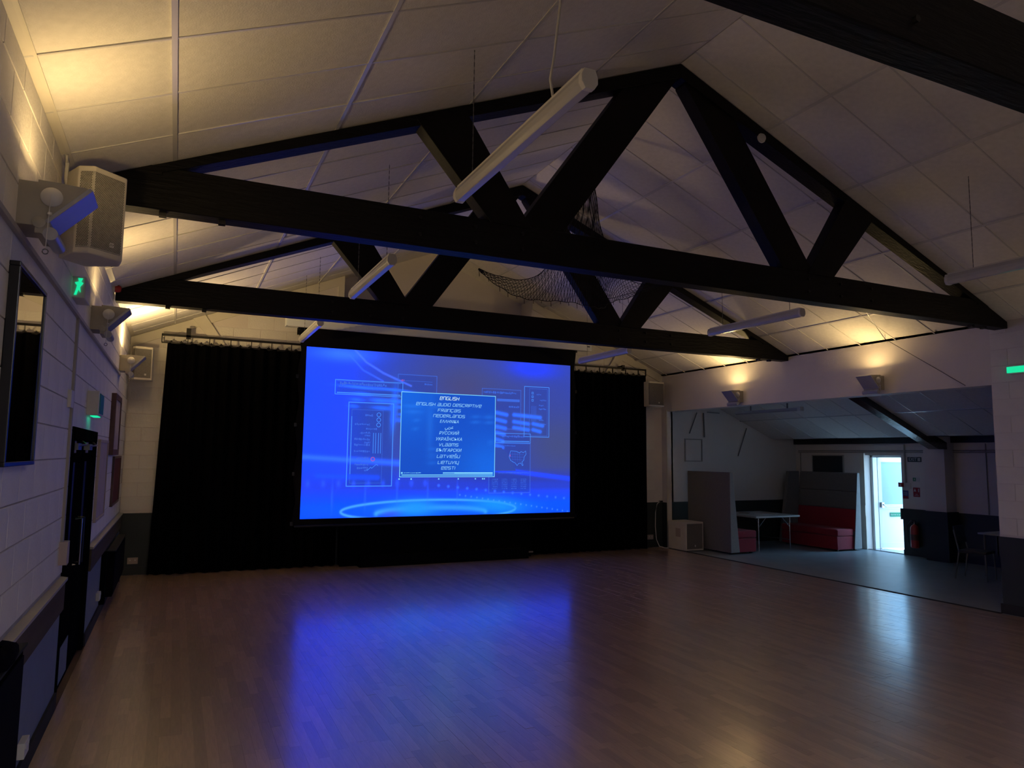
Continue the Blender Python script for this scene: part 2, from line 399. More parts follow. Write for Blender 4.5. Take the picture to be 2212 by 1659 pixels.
struct('wall_annex_end', MB().box((9.8, YF, -.1), (14.3, 13.3, 3.9)), M['plaster'])
struct('wall_annex_near', MB().box((9.9, 3.4, -.1), (14.3, 3.6, 3.9)), M['plaster'])
EY0, EY1, EZ = 10.18, 11.04, 2.05
wa = MB().box((AX, 3.4, -.1), (14.2, EY0, 2.6)).box((AX, EY1, -.1), (14.2, 13.3, 2.6)).box((AX, EY0, EZ), (14.2, EY1, 2.6))
wall_far = struct('wall_annex_far', wa, M['plaster'])
struct('wall_annex_pier', MB().box((13.55, 9.04, 0), (AX, 9.47, 2.42)), M['plaster'])
struct('trim_13', MB().box((13.535, 9.02, 0), (AX, 9.485, .955)).box((13.5, 9.0, .72), (AX, 9.5, .955)), M['dado'])
struct('trim_14', MB().box((AX-.012, 3.6, 0), (AX, 9.02, .94)).box((AX-.012, 9.48, 0), (AX, EY0, .94)).box((AX-.045, 9.48, .72), (AX, EY0+.03, .945)).box((AX-.012, 11.24, 0), (AX, 12.99, .94)), M['dado'])
struct('trim_15', MB().box((9.82, YF-.012, 0), (AX, YF, .965)).box((AX-.03, 9.48, 0), (AX, EY0, .10)), M['dado'])
struct('trim_16', MB().box((AX-.09, 3.6, 2.30), (AX, 12.98, az(13.2)+.01)), M['purlin'])
# raking rafter of the annex, end sawn off below the purlin
single('annex_rafter', MB().prism([(10.06, az(10.06)+.01), (13.62, 2.30), (13.62, 2.17), (13.36, 2.17), (10.06, az(10.06)-.13)], 'y', 9.02, 9.22), M['rafter'],
       'glossy dark rafter sloping down under the annex ceiling', 'beam', (12, 9.1, 2.7))
# conduits along the far annex wall
for z in (2.115, 2.15): single('conduit', MB().tube([(AX-.02, 3.7, z), (AX-.02, 12.9, z)], .012, 8), M['pipe'], 'lower pale conduit running along annex far wall' if z < 2.13 else 'upper pale conduit running along annex far wall', 'pipe', (AX, 9, z))
single('conduit', MB().tube([(AX-.02, 12.84, 2.1), (AX-.02, 12.84, 1.0)], .012, 8), M['pipe'], 'vertical conduit at the far corner of the annex', 'pipe', (AX, 12.84, 1))
single('conduit', MB().tube([(AX-.025, 10.08, 2.28), (AX-.025, 10.08, 1.4)], .016, 8), M['pipe'], 'vertical white conduit between exit door and exit sign', 'pipe', (AX, 10.08, 1.4))
single('conduit', MB().tube([(AX-.015, 8.42, 2.28), (AX-.015, 8.42, .95)], .010, 6), M['pipe'], 'thin dark vertical conduit right of annex pillar', 'pipe', (AX, 8.42, 1.4))
# pieces of old conduit on the end wall
def econ(pts, lab, r=.012): single('conduit', MB().tube([(p[0], YF-.02, p[1]) for p in pts], r, 8), M['chain'], lab, 'pipe', (pts[0][0], YF, pts[0][1]))
econ([(10.78, 2.98), (10.56, 2.50)], 'short slanted conduit left on annex end wall')
econ([(10.97, 2.98), (10.99, 2.42)], 'upright conduit above the hatch on annex end wall', .016)
econ([(12.26, 2.66), (11.98, 2.0)], 'long slanted conduit right on annex end wall')
econ([(11.08, 3.0), (11.44, 2.99)], 'short level conduit under the opening on annex end wall')
h = thing('wall_hatch', (10.66, YF, 2.1), 'square painted hatch on annex end wall above grey sofa back', 'hatch')
obj('frame', rect_ring(MB(), 10.43, 10.93, 1.86, 2.38, .025, YF-.02, YF), M['pipe'], h); obj('panel', MB().box((10.46, YF-.008, 1.89), (10.90, YF, 2.35)), M['plaster'], h)
# exit door: frame, leaf swung outward on its far side
d = thing('door_2', (AX, 10.6, 0), 'open white exit door with push bar, daylight outside', 'door'); del d['category']; d['kind'] = 'structure'
fr = MB().box((14.0, EY1-.06, 0), (14.2, EY1, EZ)).box((14.0, EY0, 0), (14.2, EY0+.05, EZ)).box((14.0, EY0, EZ-.05), (14.2, EY1, EZ))
obj('door_frame', fr, M['upvc'], d, bevel=.004)
obj('threshold', MB().box((13.84, EY0, -.004), (14.25, EY1, .012)), M['chrome'], d)
H0 = Vector((14.14, EY1-.07, 0)); dirv = Vector((.974, -.225, 0)).normalized(); nrm = Vector((-dirv.y*-1, dirv.x*-1, 0)); nrm = Vector((dirv.y, -dirv.x, 0))
def leafbox(mb, a0, a1, z0, z1, n0, n1):
    vs = []
    for z in (z0, z1):
        for (a, n) in ((a0, n0), (a1, n0), (a1, n1), (a0, n1)): vs.append(H0+dirv*a+nrm*n+Vector((0, 0, z)))
    return mb.quadmesh(vs, [(0, 3, 2, 1), (4, 5, 6, 7), (0, 1, 5, 4), (1, 2, 6, 5), (2, 3, 7, 6), (3, 0, 4, 7)])
LW, LZ = .84, 2.0
lf = MB(); leafbox(lf, 0, LW, .02, .14, -.05, 0); leafbox(lf, 0, LW, LZ-.1, LZ, -.05, 0); leafbox(lf, 0, .09, .14, LZ-.1, -.05, 0); leafbox(lf, LW-.09, LW, .14, LZ-.1, -.05, 0); leafbox(lf, .09, LW-.09, .86, .97, -.05, 0)
leaf = obj('door_leaf', lf, M['upvc'], d, bevel=.004)
obj('upper_panel', leafbox(MB(), .085, LW-.085, .965, LZ-.095, -.035, -.015), M['frost'], leaf, label='frosted upper panel')
obj('lower_panel', leafbox(MB(), .085, LW-.085, .135, .865, -.035, -.015), M['upvc'], leaf)
pb = MB(); leafbox(pb, .04, .10, .90, 1.02, 0, .05); leafbox(pb, LW-.1, LW-.04, .90, 1.02, 0, .05)
p0 = H0+dirv*.07+nrm*.06+Vector((0, 0, .97)); p1 = H0+dirv*(LW-.07)+nrm*.06+Vector((0, 0, .91)); pb.tube([p0, p0+dirv*.08-Vector((0, 0, .05)), p1], .012, 8)
obj('push_bar', pb, M['chrome'], leaf, smooth=True)
sg = obj('door_sign', leafbox(MB(), .28, .58, .70, .79, 0, .004), M['greens'], leaf, label='green sign reading push bar to open')
struct('trim_17', MB().box((13.80, EY1, 0), (AX, EY1+.10, EZ+.05)).box((13.80, EY1+.0, .72), (AX-.06, EY1+.12, .95)), M['cream'])

# ---------------------------------------------------------------- text helper
def text_mesh(txt, size, shear=0, ax='c'):
    cu = bpy.data.curves.new('t', 'FONT'); cu.body = txt; cu.size = size; cu.align_x = 'CENTER'; cu.align_y = 'CENTER'; cu.shear = shear; cu.resolution_u = 2
    o = bpy.data.objects.new('t', cu); C.objects.link(o)
    dg = bpy.context.evaluated_depsgraph_get(); me = bpy.data.meshes.new_from_object(o.evaluated_get(dg))
    bpy.data.objects.remove(o); return me
def put_text(name, txt, size, m, parent, loc, rot, shear=0, sx=1):
    me = text_mesh(txt, size, shear); me.name = name; me.materials.clear(); me.materials.append(m)
    o = inst(name, me, parent, loc, rot); o.scale = (sx, 1, 1); return o
zrot = math.atan2(dirv.y, dirv.x)
put_text('lettering', 'Push bar to open', .042, M['signw'], leaf, H0+dirv*.43+nrm*.006+Vector((0, 0, .745)), (math.pi/2, 0, zrot))

# signs on the far annex wall (facing -x)
RZ = (math.pi/2, 0, -math.pi/2)
def wsign(name, y0, y1, z0, z1, m, lab, cat='sign', t=.006, x=AX):
    o = thing(name, (x, (y0+y1)/2, (z0+z1)/2), lab, cat); obj('plate', MB().box((x-t, y0, z0), (x, y1, z1)), m, o, bevel=.001, seg=1); return o
e = wsign('exit_sign', 9.72, 10.03, 1.915, 2.015, M['signd'], 'dark EXIT sign on annex wall right of the open door')
put_text('lettering', 'EXIT', .095, M['signw'], e, (AX-.008, 9.91, 1.965), RZ, 0, .95)
obj('running_figure', rect_ring(MB(), 9.745, 9.80, 1.935, 1.995, .008, AX-.009, AX-.006, 'x').box((AX-.009, 9.765, 1.95), (AX-.006, 9.78, 1.985)), M['signw'], e)
e = wsign('fire_exit_notice', 9.78, 9.93, 1.51, 1.60, M['signw'], 'small pale notice with green figure below the EXIT sign')
obj('figure_panel', MB().box((AX-.008, 9.86, 1.52), (AX-.006, 9.925, 1.59)), M['greens'], e)
obj('figure', MB().prism([(9.905, 1.525), (9.89, 1.555), (9.875, 1.525), (9.88, 1.56), (9.89, 1.585), (9.90, 1.56)], 'x', AX-.0095, AX-.008), M['signw'], e)
e = wsign('fire_action_sign', 9.785, 9.93, 1.20, 1.39, M['signr'], 'red fire equipment sign above the extinguisher')
obj('flame_symbol', MB().prism([(9.915, 1.31), (9.89, 1.375), (9.865, 1.31)], 'x', AX-.009, AX-.006), M['signw'], e)
obj('pictogram', MB().box((AX-.009, 9.80, 1.30), (AX-.006, 9.82, 1.37)), M['signw'], e)
obj('text_lines', MB().box((AX-.009, 9.83, 1.25), (AX-.006, 9.88, 1.256)).box((AX-.009, 9.81, 1.225), (AX-.006, 9.9, 1.231)), M['signw'], e)
e = wsign('safety_notice', 10.04, 10.165, 1.15, 1.32, M['signb'], 'blue and red notice beside the open exit door')
obj('red_panel', MB().box((AX-.009, 10.045, 1.155), (AX-.006, 10.16, 1.205)), M['signr'], e)
ln = MB()
for q in range(4): ln.box((AX-.009, 10.06, 1.225+.02*q), (AX-.006, 10.15, 1.230+.02*q))
obj('text_lines', ln, M['signw'], e)
e = wsign('fire_call_point', 10.14, 10.23, 1.39, 1.48, M['redp'], 'red break-glass call point beside the open exit door', 'alarm', .05)
obj('glass', MB().box((AX-.052, 10.165, 1.41), (AX-.05, 10.205, 1.45)), M['signw'], e)
single('switch_box', MB().box((AX-.04, 9.97, 1.36), (AX, 10.1, 1.48)), M['white'], 'small white switch box at end of conduit by the exit door', 'switch', (AX, 10, 1.4), bevel=.004)
b = thing('notice_board', (AX, 12.05, 1.8), 'dark blue notice board on annex wall above the red bench', 'board')
obj('frame', rect_ring(MB(), 11.6, 12.49, 1.42, 2.05, .022, AX-.03, AX, 'x'), M['pipe'], b); obj('board', MB().box((AX-.02, 11.62, 1.44), (AX, 12.47, 2.03)), M['board'], b)
# extinguisher on its bracket
ex = thing('fire_extinguisher', (AX-.11, 9.88, .16), 'red fire extinguisher hung on the dark green dado beside exit door', 'extinguisher')
ec = (AX-.10, 9.87, .17)
obj('cylinder', MB().lathe([(.06, 0), (.078, .015), (.078, .40), (.06, .445), (.03, .465), (.02, .48)], ec, 20), M['redp'], ex, smooth=True)
obj('label_panel', MB().lathe([(.0785, .16), (.0790, .165), (.0790, .27), (.0785, .275)], ec, 20), M['brownf'], ex, smooth=True)
obj('valve', MB().cyl((ec[0], ec[1], .64), (ec[0], ec[1], .69), .02).box((ec[0]-.09, ec[1]-.01, .69), (ec[0]+.02, ec[1]+.01, .70)).box((ec[0]-.10, ec[1]-.01, .72), (ec[0]+.02, ec[1]+.01, .732)).box((ec[0]+.0, ec[1]-.01, .69), (ec[0]+.02, ec[1]+.01, .73)), M['chrome'], ex)
obj('hose', MB().tube([(ec[0]-.02, ec[1], .67), (ec[0]-.05, ec[1]+.06, .69), (ec[0]-.05, ec[1]+.12, .60), (ec[0]-.05, ec[1]+.12, .42), (ec[0]-.06, ec[1]+.09, .27)], .011, 8), M['frame'], ex, smooth=True)
obj('bracket', MB().box((AX-.03, ec[1]-.03, .5), (AX-.012, ec[1]+.03, .66)), M['frame'], ex)

# ---------------------------------------------------------------- booth sofas
def booth(X, sgn, y0, y1, lab, wing=False):
    o = thing('booth_sofa', (X, (y0+y1)/2, 0), lab, 'sofa')
    def bx(a0, a1, z0, z1, ya, yb, a2=None, a3=None):
        # a: distance from rear face (towards the seat); optional top distances
        a2 = a0 if a2 is None else a2; a3 = a1 if a3 is None else a3
        return MB().prism([(X+sgn*a0, z0), (X+sgn*a1, z0), (X+sgn*a3, z1), (X+sgn*a2, z1)], 'y', ya, yb)
    fA = lambda z: .235-.16*(z/1.66)      # front of the back, leaning
    g = M['grey']
    obj('back_shell', bx(0, fA(.03)-.03, .03, 1.66, y0, y1, 0, fA(1.66)-.03), g, o, bevel=.012)
    obj('end_face', bx(.004, fA(.03)-.004, .035, 1.655, y0-.012, y0+.004, .004, fA(1.66)-.002), M['greyl'], o, bevel=.004)
    obj('upper_back_pad', bx(.03, fA(1.255), 1.255, 1.65, y0+.005, y1, .03, fA(1.65)), g, o, bevel=.012)
    obj('middle_back_pad', bx(.03, fA(.875), .875, 1.245, y0+.005, y1, .03, fA(1.245)), g, o, bevel=.012)
    obj('lower_back_pad', bx(.03, fA(.40), .40, .87, y0+.005, y1, .03, fA(.87)), M['red'], o, bevel=.012)
    obj('seat_cushion', bx(.20, .72, .31, .46, y0+.02, y1), M['red'], o, bevel=.04, seg=4, smooth=True)
    obj('seat_base', bx(.20, .70, .03, .305, y0+.025, y1, .20, .715), M['red'], o, bevel=.012)
    for yy in (y0+.08, y1-.12):
        for a in (.06, .6): obj('foot', MB().box((X+sgn*a, yy, 0), (X+sgn*(a+.05), yy+.05, .04)), M['frame'], o)
    if wing:
        obj('corner_wing', MB().prism([(X+sgn*.70, .03), (X+sgn*.1, .03), (X+sgn*.1, 1.66), (X+sgn*.42, 1.66)], 'y', y1, y1+.10), g, o, bevel=.012)
    return o
booth(10.30, 1, 11.42, 12.75, 'grey high-back booth sofa seen from behind, beside the subwoofer')
booth(13.56, -1, 10.98, 12.55, 'grey and red high-back booth sofa against annex far wall', wing=True)
# folding table
t = thing('folding_table', (11.75, 12.1, 0), 'white folding table with papers between the two booth sofas', 'table')
obj('table_top', MB().box((11.12, 11.55, .695), (12.38, 12.75, .735)), M['tabletop'], t, bevel=.012, seg=3)
for (lx, ly) in ((11.3, 11.68), (12.2, 11.68), (11.3, 12.6), (12.2, 12.6)):
    s_ = 1 if lx < 11.7 else -1
    obj('leg', MB().tube([(lx, ly, .70), (lx, ly, .0)], .013, 10), M['chrome'], t, smooth=True)
    obj('brace', MB().tube([(lx, ly, .48), (lx+s_*.22, ly, .69)], .008, 8), M['chrome'], t, smooth=True)
for lx in (11.3, 12.2): obj('leg_rail', MB().tube([(lx, 11.68, .2), (lx, 12.6, .2)], .01, 8), M['chrome'], t)
for i, (px, py, rz, lab) in enumerate(((11.75, 12.0, .2, 'open magazine lying at the near middle of the white table'), (12.05, 12.15, -.4, 'loose sheet lying near the right end of the white table'), (11.55, 12.35, .7, 'paper pile near the left end of the white table'))):
    a, b_ = .15, .105; c_, s_ = math.cos(rz), math.sin(rz)
    pts = [(px+c_*u*a-s_*v*b_, py+s_*u*a+c_*v*b_) for u, v in ((-1, -1), (1, -1), (1, 1), (-1, 1))]
    single('paper', MB().prism(pts, 'z', .736, .739+.006*(i != 1)), M['paper'] if i else M['signw'], lab, 'paper', (px, py, .736))

# dim chairs and table at the right end of the annex
def chair(x, y, rz, lab):
    o = thing('stacking_chair', (x, y, 0), lab, 'chair')
    c_, s_ = math.cos(rz), math.sin(rz)
    R_ = lambda p: (x+c_*p[0]-s_*p[1], y+s_*p[0]+c_*p[1], p[2])
    sb = MB().box((-.21, -.21, .43), (.21, .21, .475)); sb.v = [R_(v) for v in sb.v]; obj('seat', sb, M['board'], o, bevel=.012)
    bb = MB().prism([(.20, .58), (.225, .58), (.27, .86), (.25, .86)], 'y', -.21, .21); bb.v = [R_(v) for v in bb.v]; obj('backrest', bb, M['board'], o, bevel=.008)
    for sy in (-1, 1):
        obj('leg', MB().tube([R_((-.19, sy*.19, .44)), R_((-.21, sy*.20, 0))], .012, 8), M['chain'], o)
        obj('leg', MB().tube([R_((.26, sy*.20, .80)), R_((.19, sy*.20, .45)), R_((.26, sy*.21, 0))], .012, 8), M['chain'], o)
chair(12.13, 7.62, math.radians(104), 'dark chair beside the small table at the dark end of the annex')
t = thing('small_table', (13.05, 7.4, 0), 'small grey-topped table in the dark end of the annex', 'table')
obj('table_top', MB().box((12.55, 6.9, .70), (13.5, 7.85, .73)), M['tabletop'], t, bevel=.006)
for lx in (12.62, 13.43):
    for ly in (6.97, 7.78): obj('leg', MB().tube([(lx, ly, .7), (lx, ly, 0)], .015, 8), M['chain'], t)

# ---------------------------------------------------------------- trusses
ZB0, ZB1 = 3.68, 4.00
def truss(yf, lab, bolts=True, tag=''):
    yb = yf+.17
    o = thing('roof_truss', (XC, (yf+yb)/2, ZB0), lab, 'beam', None)
    xl, xr = XL+.005, XR-.005
    # bottom chord with ends cut to the roof slope
    xa = XC-(5.975-ZB1)/SL; xb = XC+(5.975-ZB1)/SL
    bc = MB().prism([(xl+.02, ZB0), (xr-.02, ZB0), (xr-.02, cz(xr-.02)-.005), (xb+.02, ZB1), (xa-.02, ZB1), (xl+.02, cz(xl+.02)-.005)], 'y', yf, yb)
    obj('bottom_chord', bc, M['black'], o, bevel=.006, seg=1)
    dp = .10
    for s in (-1, 1):
        X = lambda q: XC+s*q
        tc = MB().prism([(X(0), 5.975), (X(4.9), 5.975-SL*4.9), (X(4.68), 5.975-SL*4.9), (X(4.68), 5.975-SL*4.68-dp+.03), (X(0), 5.975-dp-.05)], 'y', yf-.01, yb+.005)
        obj('top_chord', tc, M['black'], o, bevel=.004, seg=1)
        # inner strut from the apex and outer strut from mid rafter
        w2 = MB().prism([(X(.06), 5.93-.0), (X(.63), 5.90-SL*.63+.02), (X(1.83), 3.98), (X(1.38), 3.98), (X(.06), 5.78)], 'y', yf+.012, yb-.0)
        obj('inner_strut', w2, M['blackw'], o, bevel=.004, seg=1)
        zt = lambda q: 5.97-SL*q
        w1 = MB().prism([(X(2.36), zt(2.36)-.03), (X(2.80), zt(2.80)-.03), (X(2.10), 3.98), (X(1.70), 3.98), ], 'y', yf-.012, yb-.03)
        obj('outer_strut', w1, M['blackw'], o, bevel=.004, seg=1)
    if bolts:
        for bx_ in (1.75, 2.25, 2.7, 6.2, 6.7, 7.2):
            for bz in (3.78, 3.92): obj('bolt_head', MB().cyl((bx_, yf-.02, bz), (bx_, yf+.002, bz), .016, 8), M['rail'], o)
        for hx in (XL+.55, XL+.95, 9.1, 9.35): obj('cable_clip', MB().box((hx, yf+.04, ZB0-.03), (hx+.05, yf+.1, ZB0+.002)), M['frame'], o)
    return o
truss(1.84, 'nearest black roof truss crossing the top right corner overhead')
truss(5.58, 'large black timber truss in the middle of the hall')
truss(9.28, 'farther black timber truss in front of the projection screen')

# ---------------------------------------------------------------- warm uplighters
def uplighter(xw, s, y0, lab, power=1.0, w=.26):
    # xw wall plane, s = +1 projects to +x
    z0 = 2.97; X = lambda q: xw+s*q
    o = thing('uplighter', (xw, y0+w/2, z0), lab, 'lamp')
    obj('gear_box', MB().box((X(0), y0+.005, 3.02), (X(.09), y0+w-.005, 3.235)), M['lamp'], o, bevel=.004)
    side = [(X(.085), 3.245), (X(.30), 3.235), (X(.305), 3.228), (X(.13), 3.036), (X(.18), 2.985), (X(.15), 2.955), (X(.11), 2.985), (X(.085), 2.99)]
    obj('side_plate', MB().prism(side, 'y', y0, y0+.006), M['lamp'], o); obj('side_plate', MB().prism(side, 'y', y0+w-.006, y0+w), M['lamp'], o)
    obj('front_panel', MB().prism([(X(.30), 3.240), (X(.315), 3.226), (X(.135), 3.033), (X(.12), 3.047)], 'y', y0-.002, y0+w+.002), M['lampf'], o, bevel=.002, seg=1)
    obj('base_pan', MB().box((X(.085), y0+.004, 2.985), (X(.145), y0+w-.004, 3.045)), M['lamp'], o)
    obj('hinge_barrel', MB().cyl((X(.15), y0-.004, 2.985), (X(.15), y0+w+.004, 2.985), .032, 16), M['lampf'], o, smooth=True)
    rose = obj('pull_switch', MB().lathe([(.047, 0), (.047, -.008), (.036, -.02), (.02, -.024), (.008, -.03)], (X(.145), y0, 3.165), 24, 'y'), M['white'], o, smooth=True)
    obj('cord', MB().tube([(X(.145), y0-.03, 3.165), (X(.14), y0-.035, 2.90)], .0022, 6).lathe([(.010, -.006), (.010, .006)], (X(.145), y0-.03, 3.075), 10), M['white'], rose)
    obj('pull_ring', MB().tube([(X(.14)+.012*math.cos(a), y0-.035, 2.888+.012*math.sin(a)) for a in [i*math.pi/6 for i in range(13)]], .003, 6), M['chain'], rose)
    obj('blanking_cap', MB().lathe([(.028, 0), (.028, -.006), (.02, -.009)], (X(.10), y0, 3.035), 20, 'y'), M['lamp'], o, smooth=True)
    obj('lamp_tube', MB().cyl((X(.15), y0+.03, 3.11), (X(.15), y0+w-.03, 3.11), .010, 10), M['bulb'], o)
    area('uplight_glow', (X(.19), y0+w/2, 3.225), w-.06, LAMP_W*power, WARM, (s*.75, 0, 1), .07, spread=math.radians(178)).parent = None
for y0, lab in ((3.97, 'wall uplighter nearest the camera, beside the big white speaker'), (7.22, 'middle uplighter of the left wall with hanging pull cord'), (10.80, 'farthest uplighter of the left wall beside the corner speaker')):
    uplighter(XL, 1, y0, lab, 5.5 if y0 > 10 else .95)
uplighter(XL, 1, .6, 'added fill uplighter on the left wall behind the camera', .8)  # unseen lamps added on the left wall to lift the ambient light
uplighter(XL, 1, -2.6, 'rearmost added fill uplighter of the left wall', 1)
uplighter(XR, -1, 4.0, 'added uplighter on the right pier just outside the picture', .2)  # unseen, added towards the general light level
uplighter(XR, -1, .6, 'added fill uplighter on the right wall behind the camera', .15)  # unseen right wall pair, added as weak ambient fill
uplighter(XR, -1, -2.6, 'rearmost added fill uplighter of the right wall', .15)
for y0, lab in ((7.42, 'uplighter above the middle of the annex opening'), (10.44, 'uplighter above the far end of the annex opening')):
    uplighter(XR, -1, y0, lab, 1.6 if y0 > 10 else 1.2)
# cable strung down from the truss to the opening
single('cable', MB().tube([(7.18, 5.66, 3.69), (9.78, 7.37, 3.80), (9.79, 6.18, 2.98)], .004, 6), M['frame'], 'thin black cable dropping to the annex opening header', 'cable', (9.79, 6.2, 3))

# ---------------------------------------------------------------- speakers
def speaker(foot, z0, z1, lab, grille, holes=False, wallpt=None, badge='EV'):
    # foot: polygon [back-left, front-left, chamfer, front-right, back-right]
    cx = sum(p[0] for p in foot)/len(foot); cy = sum(p[1] for p in foot)/len(foot)
    o = thing('wall_speaker', (cx, cy, z0), lab, 'speaker')
    obj('cabinet', MB().prism(foot, 'z', z0, z1), M['spk'], o, bevel=.012, seg=3, smooth=True)
    # grille panels on the front faces
    pts = foot[1:4] if len(foot) > 4 else foot[1:3]
    for a, b in zip(pts[:-1], pts[1:]):
        a = Vector((*a, 0)); b = Vector((*b, 0)); dd = (b-a); L_ = dd.length; dd.normalize(); n = Vector((dd.y, -dd.x, 0))
        if (n.dot(Vector((cx, cy, 0))-a)) > 0: n = -n
        e0, e1 = (.014 if (a-Vector((*pts[0], 0))).length < 1e-6 else -.001), L_-(-.001 if (b-Vector((*pts[-1], 0))).length > 1e-6 else .016)
        mb = MB(); q = lambda u, z, k: a+dd*u+n*k+Vector((0, 0, z))
        zz0, zz1 = z0+.035, z1-.035
        mb.quadmesh([q(e0, zz0, .001), q(e1, zz0, .001), q(e1, zz1, .001), q(e0, zz1, .001), q(e0+.004, zz0+.004, .006), q(e1-.004, zz0+.004, .006), q(e1-.004, zz1-.004, .006), q(e0+.004, zz1-.004, .006)],
            [(0, 3, 2, 1), (4, 5, 6, 7), (0, 1, 5, 4), (1, 2, 6, 5), (2, 3, 7, 6), (3, 0, 4, 7)])
        gr = obj('grille', mb, grille, o)
        if holes:
            hm = MB(); st = .0098; row = 0; z = zz0+.012
            while z < zz1-.008:
                u = e0+.008+(st/2 if row % 2 else 0)
                while u < e1-.007:
                    r_ = .0033; cc = [q(u+r_*math.cos(g), z+r_*math.sin(g), .0066) for g in [math.pi/3*k for k in range(6)]]
                    hm.quadmesh(cc, [(0, 1, 2, 3, 4, 5)]); u += st
                z += st*.86; row += 1
            obj('grille_holes', hm, M['hole'], gr, kind='stuff')
    a, b = [Vector((*p, 0)) for p in pts[-2:]]; dd = (b-a).normalized(); n = Vector((dd.y, -dd.x, 0))
    if (n.dot(Vector((cx, cy, 0))-a)) > 0: n = -n
    c = a+(b-a)*.62+n*.008+Vector((0, 0, z0+.085)); hw = .014
    mb = MB(); vs = [c+dd*i*hw+Vector((0, 0, j*hw))+n*k for k in (0, .003) for i, j in ((-1, -1), (1, -1), (1, 1), (-1, 1))]
    mb.quadmesh(vs, [(0, 3, 2, 1), (4, 5, 6, 7), (0, 1, 5, 4), (1, 2, 6, 5), (2, 3, 7, 6), (3, 0, 4, 7)])
    bd = obj('badge', mb, M['signw'], o)
    if holes: put_text('lettering', badge, .021, M['hole'], bd, c+n*.0042, (math.pi/2, 0, math.atan2(dd.y, dd.x)))
    if wallpt:
        obj('mounting_arm', MB().tube([wallpt, (cx, cy, wallpt[2])], .02, 8).box((wallpt[0]-.01, wallpt[1]-.06, wallpt[2]-.1), (wallpt[0]+.02, wallpt[1]+.06, wallpt[2]+.1)), M['spk'], o)
    return o
speaker([(-.735, 5.20), (-.635, 5.0), (-.545, 4.965), (-.375, 5.115), (-.40, 5.26), (-.60, 5.36)], 3.155, 3.71, 'large white loudspeaker on left wall with perforated grille and badge', M['mesh'], True, (XL+.01, 5.34, 3.40))
o = speaker([(-.71, 12.72), (-.68, 12.40), (-.64, 12.35), (-.40, 12.40), (-.385, 12.62), (-.60, 12.80)], 3.05, 3.57, 'white wall speaker in far left corner beside the black curtain', M['spk2'], False, (XL+.01, 12.8, 3.3))
o = speaker([(9.16, 12.86), (9.145, 12.60), (9.17, 12.57), (9.575, 12.60), (9.57, 12.86)], 3.04, 3.58, 'white wall speaker right of the curtains near annex opening', M['spk2'], False, (9.72, 12.97, 3.3))
single('speaker_cable', MB().tube([(XL+.03, 5.10, 3.80), (XL+.035, 5.14, 3.76), (XL+.03, 5.16, 3.66), (XL+.06, 5.2, 3.55)], .011, 8), M['white'], 'white cable dropping from ceiling edge behind the large speaker', 'cable', (XL, 5.1, 3.7), smooth=True)
# subwoofer
sw = thing('subwoofer', (9.97, 12.4, 0), 'white subwoofer on the floor beside the grey sofa back', 'speaker')
obj('cabinet', MB().box((9.735, 12.13, .01), (10.20, 12.72, .60)), M['spk'], sw, bevel=.012)
obj('grille', MB().box((9.765, 12.12, .045), (10.17, 12.132, .565)), M['spk2'], sw, bevel=.004)
obj('badge', MB().box((9.96, 12.115, .09), (9.985, 12.122, .13)), M['signw'], sw)
obj('control_panel', MB().box((9.730, 12.30, .28), (9.737, 12.46, .46)), M['paper'], sw)
for fx in (9.76, 10.13):
    for fy in (12.16, 12.64): obj('foot', MB().box((fx, fy, 0), (fx+.04, fy+.04, .012)), M['frame'], sw)
single('power_cable', MB().tube([(9.72, 12.97, .99), (9.62, 12.95, .93), (9.56, 12.93, .75), (9.53, 12.9, .45), (9.52, 12.85, .18), (9.56, 12.8, .04), (9.64, 12.72, .012), (9.72, 12.68, .012)], .009, 8), M['white'], 'white cable looping from wall box down to the subwoofer', 'cable', (9.6, 12.9, 0), smooth=True)
single('wall_box', MB().box((9.70, 12.96, .97), (9.785, 12.99, 1.0)), M['frame'], 'small black box on the wall above the looping cable', 'box', (9.74, 12.98, .98))

# ---------------------------------------------------------------- batten lights on chains
def batten(x, y0, y1, z, lab, cx=(.12, .84)):
    o = thing('batten_light', (x, (y0+y1)/2, z), lab, 'light')
    prof = [(x-.03, z+.055), (x+.03, z+.055), (x+.045, z+.02), (x+.045, z-.015), (x+.025, z-.045), (x-.025, z-.045), (x-.045, z-.015), (x-.045, z+.02)]
    obj('diffuser', MB().prism(prof, 'y', y0+.03, y1-.03), M['tube'], o, bevel=.006)
    pe = [(x+(p[0]-x)*1.07, z+(p[1]-z)*1.07) for p in prof]
    obj('end_cap', MB().prism(pe, 'y', y0, y0+.035), M['white'], o, bevel=.004); obj('end_cap', MB().prism(pe, 'y', y1-.035, y1), M['white'], o, bevel=.004)
    obj('backplate', MB().box((x-.028, y0+.03, z+.05), (x+.028, y1-.03, z+.07)), M['white'], o)
    for f in cx:
        yy = y0+(y1-y0)*f; zt = cz(x)
        ch = MB(); zc = z+.07; k = 0
        while zc < zt-.0:
            dx = .0038 if k % 2 else .0008; dy = .0008 if k % 2 else .0038
            ch.box((x-dx, yy-dy, zc), (x+dx, yy+dy, min(zc+.034, zt))); zc += .028; k += 1
        obj('chain', ch, M['chain'], o)
    return o
batten(1.80, 2.95, 4.80, 3.85, 'nearest long white batten light hanging in front of the middle truss', (.86,))
batten(1.80, 6.60, 8.33, 3.82, 'batten light hanging left between the two trusses')
batten(1.80, 10.40, 12.10, 3.83, 'batten light hanging at top left of the projection screen')
batten(7.20, 2.95, 4.68, 3.82, 'batten light cut by the right picture edge')
batten(7.20, 6.58, 8.35, 3.82, 'batten light hanging right between the two trusses')
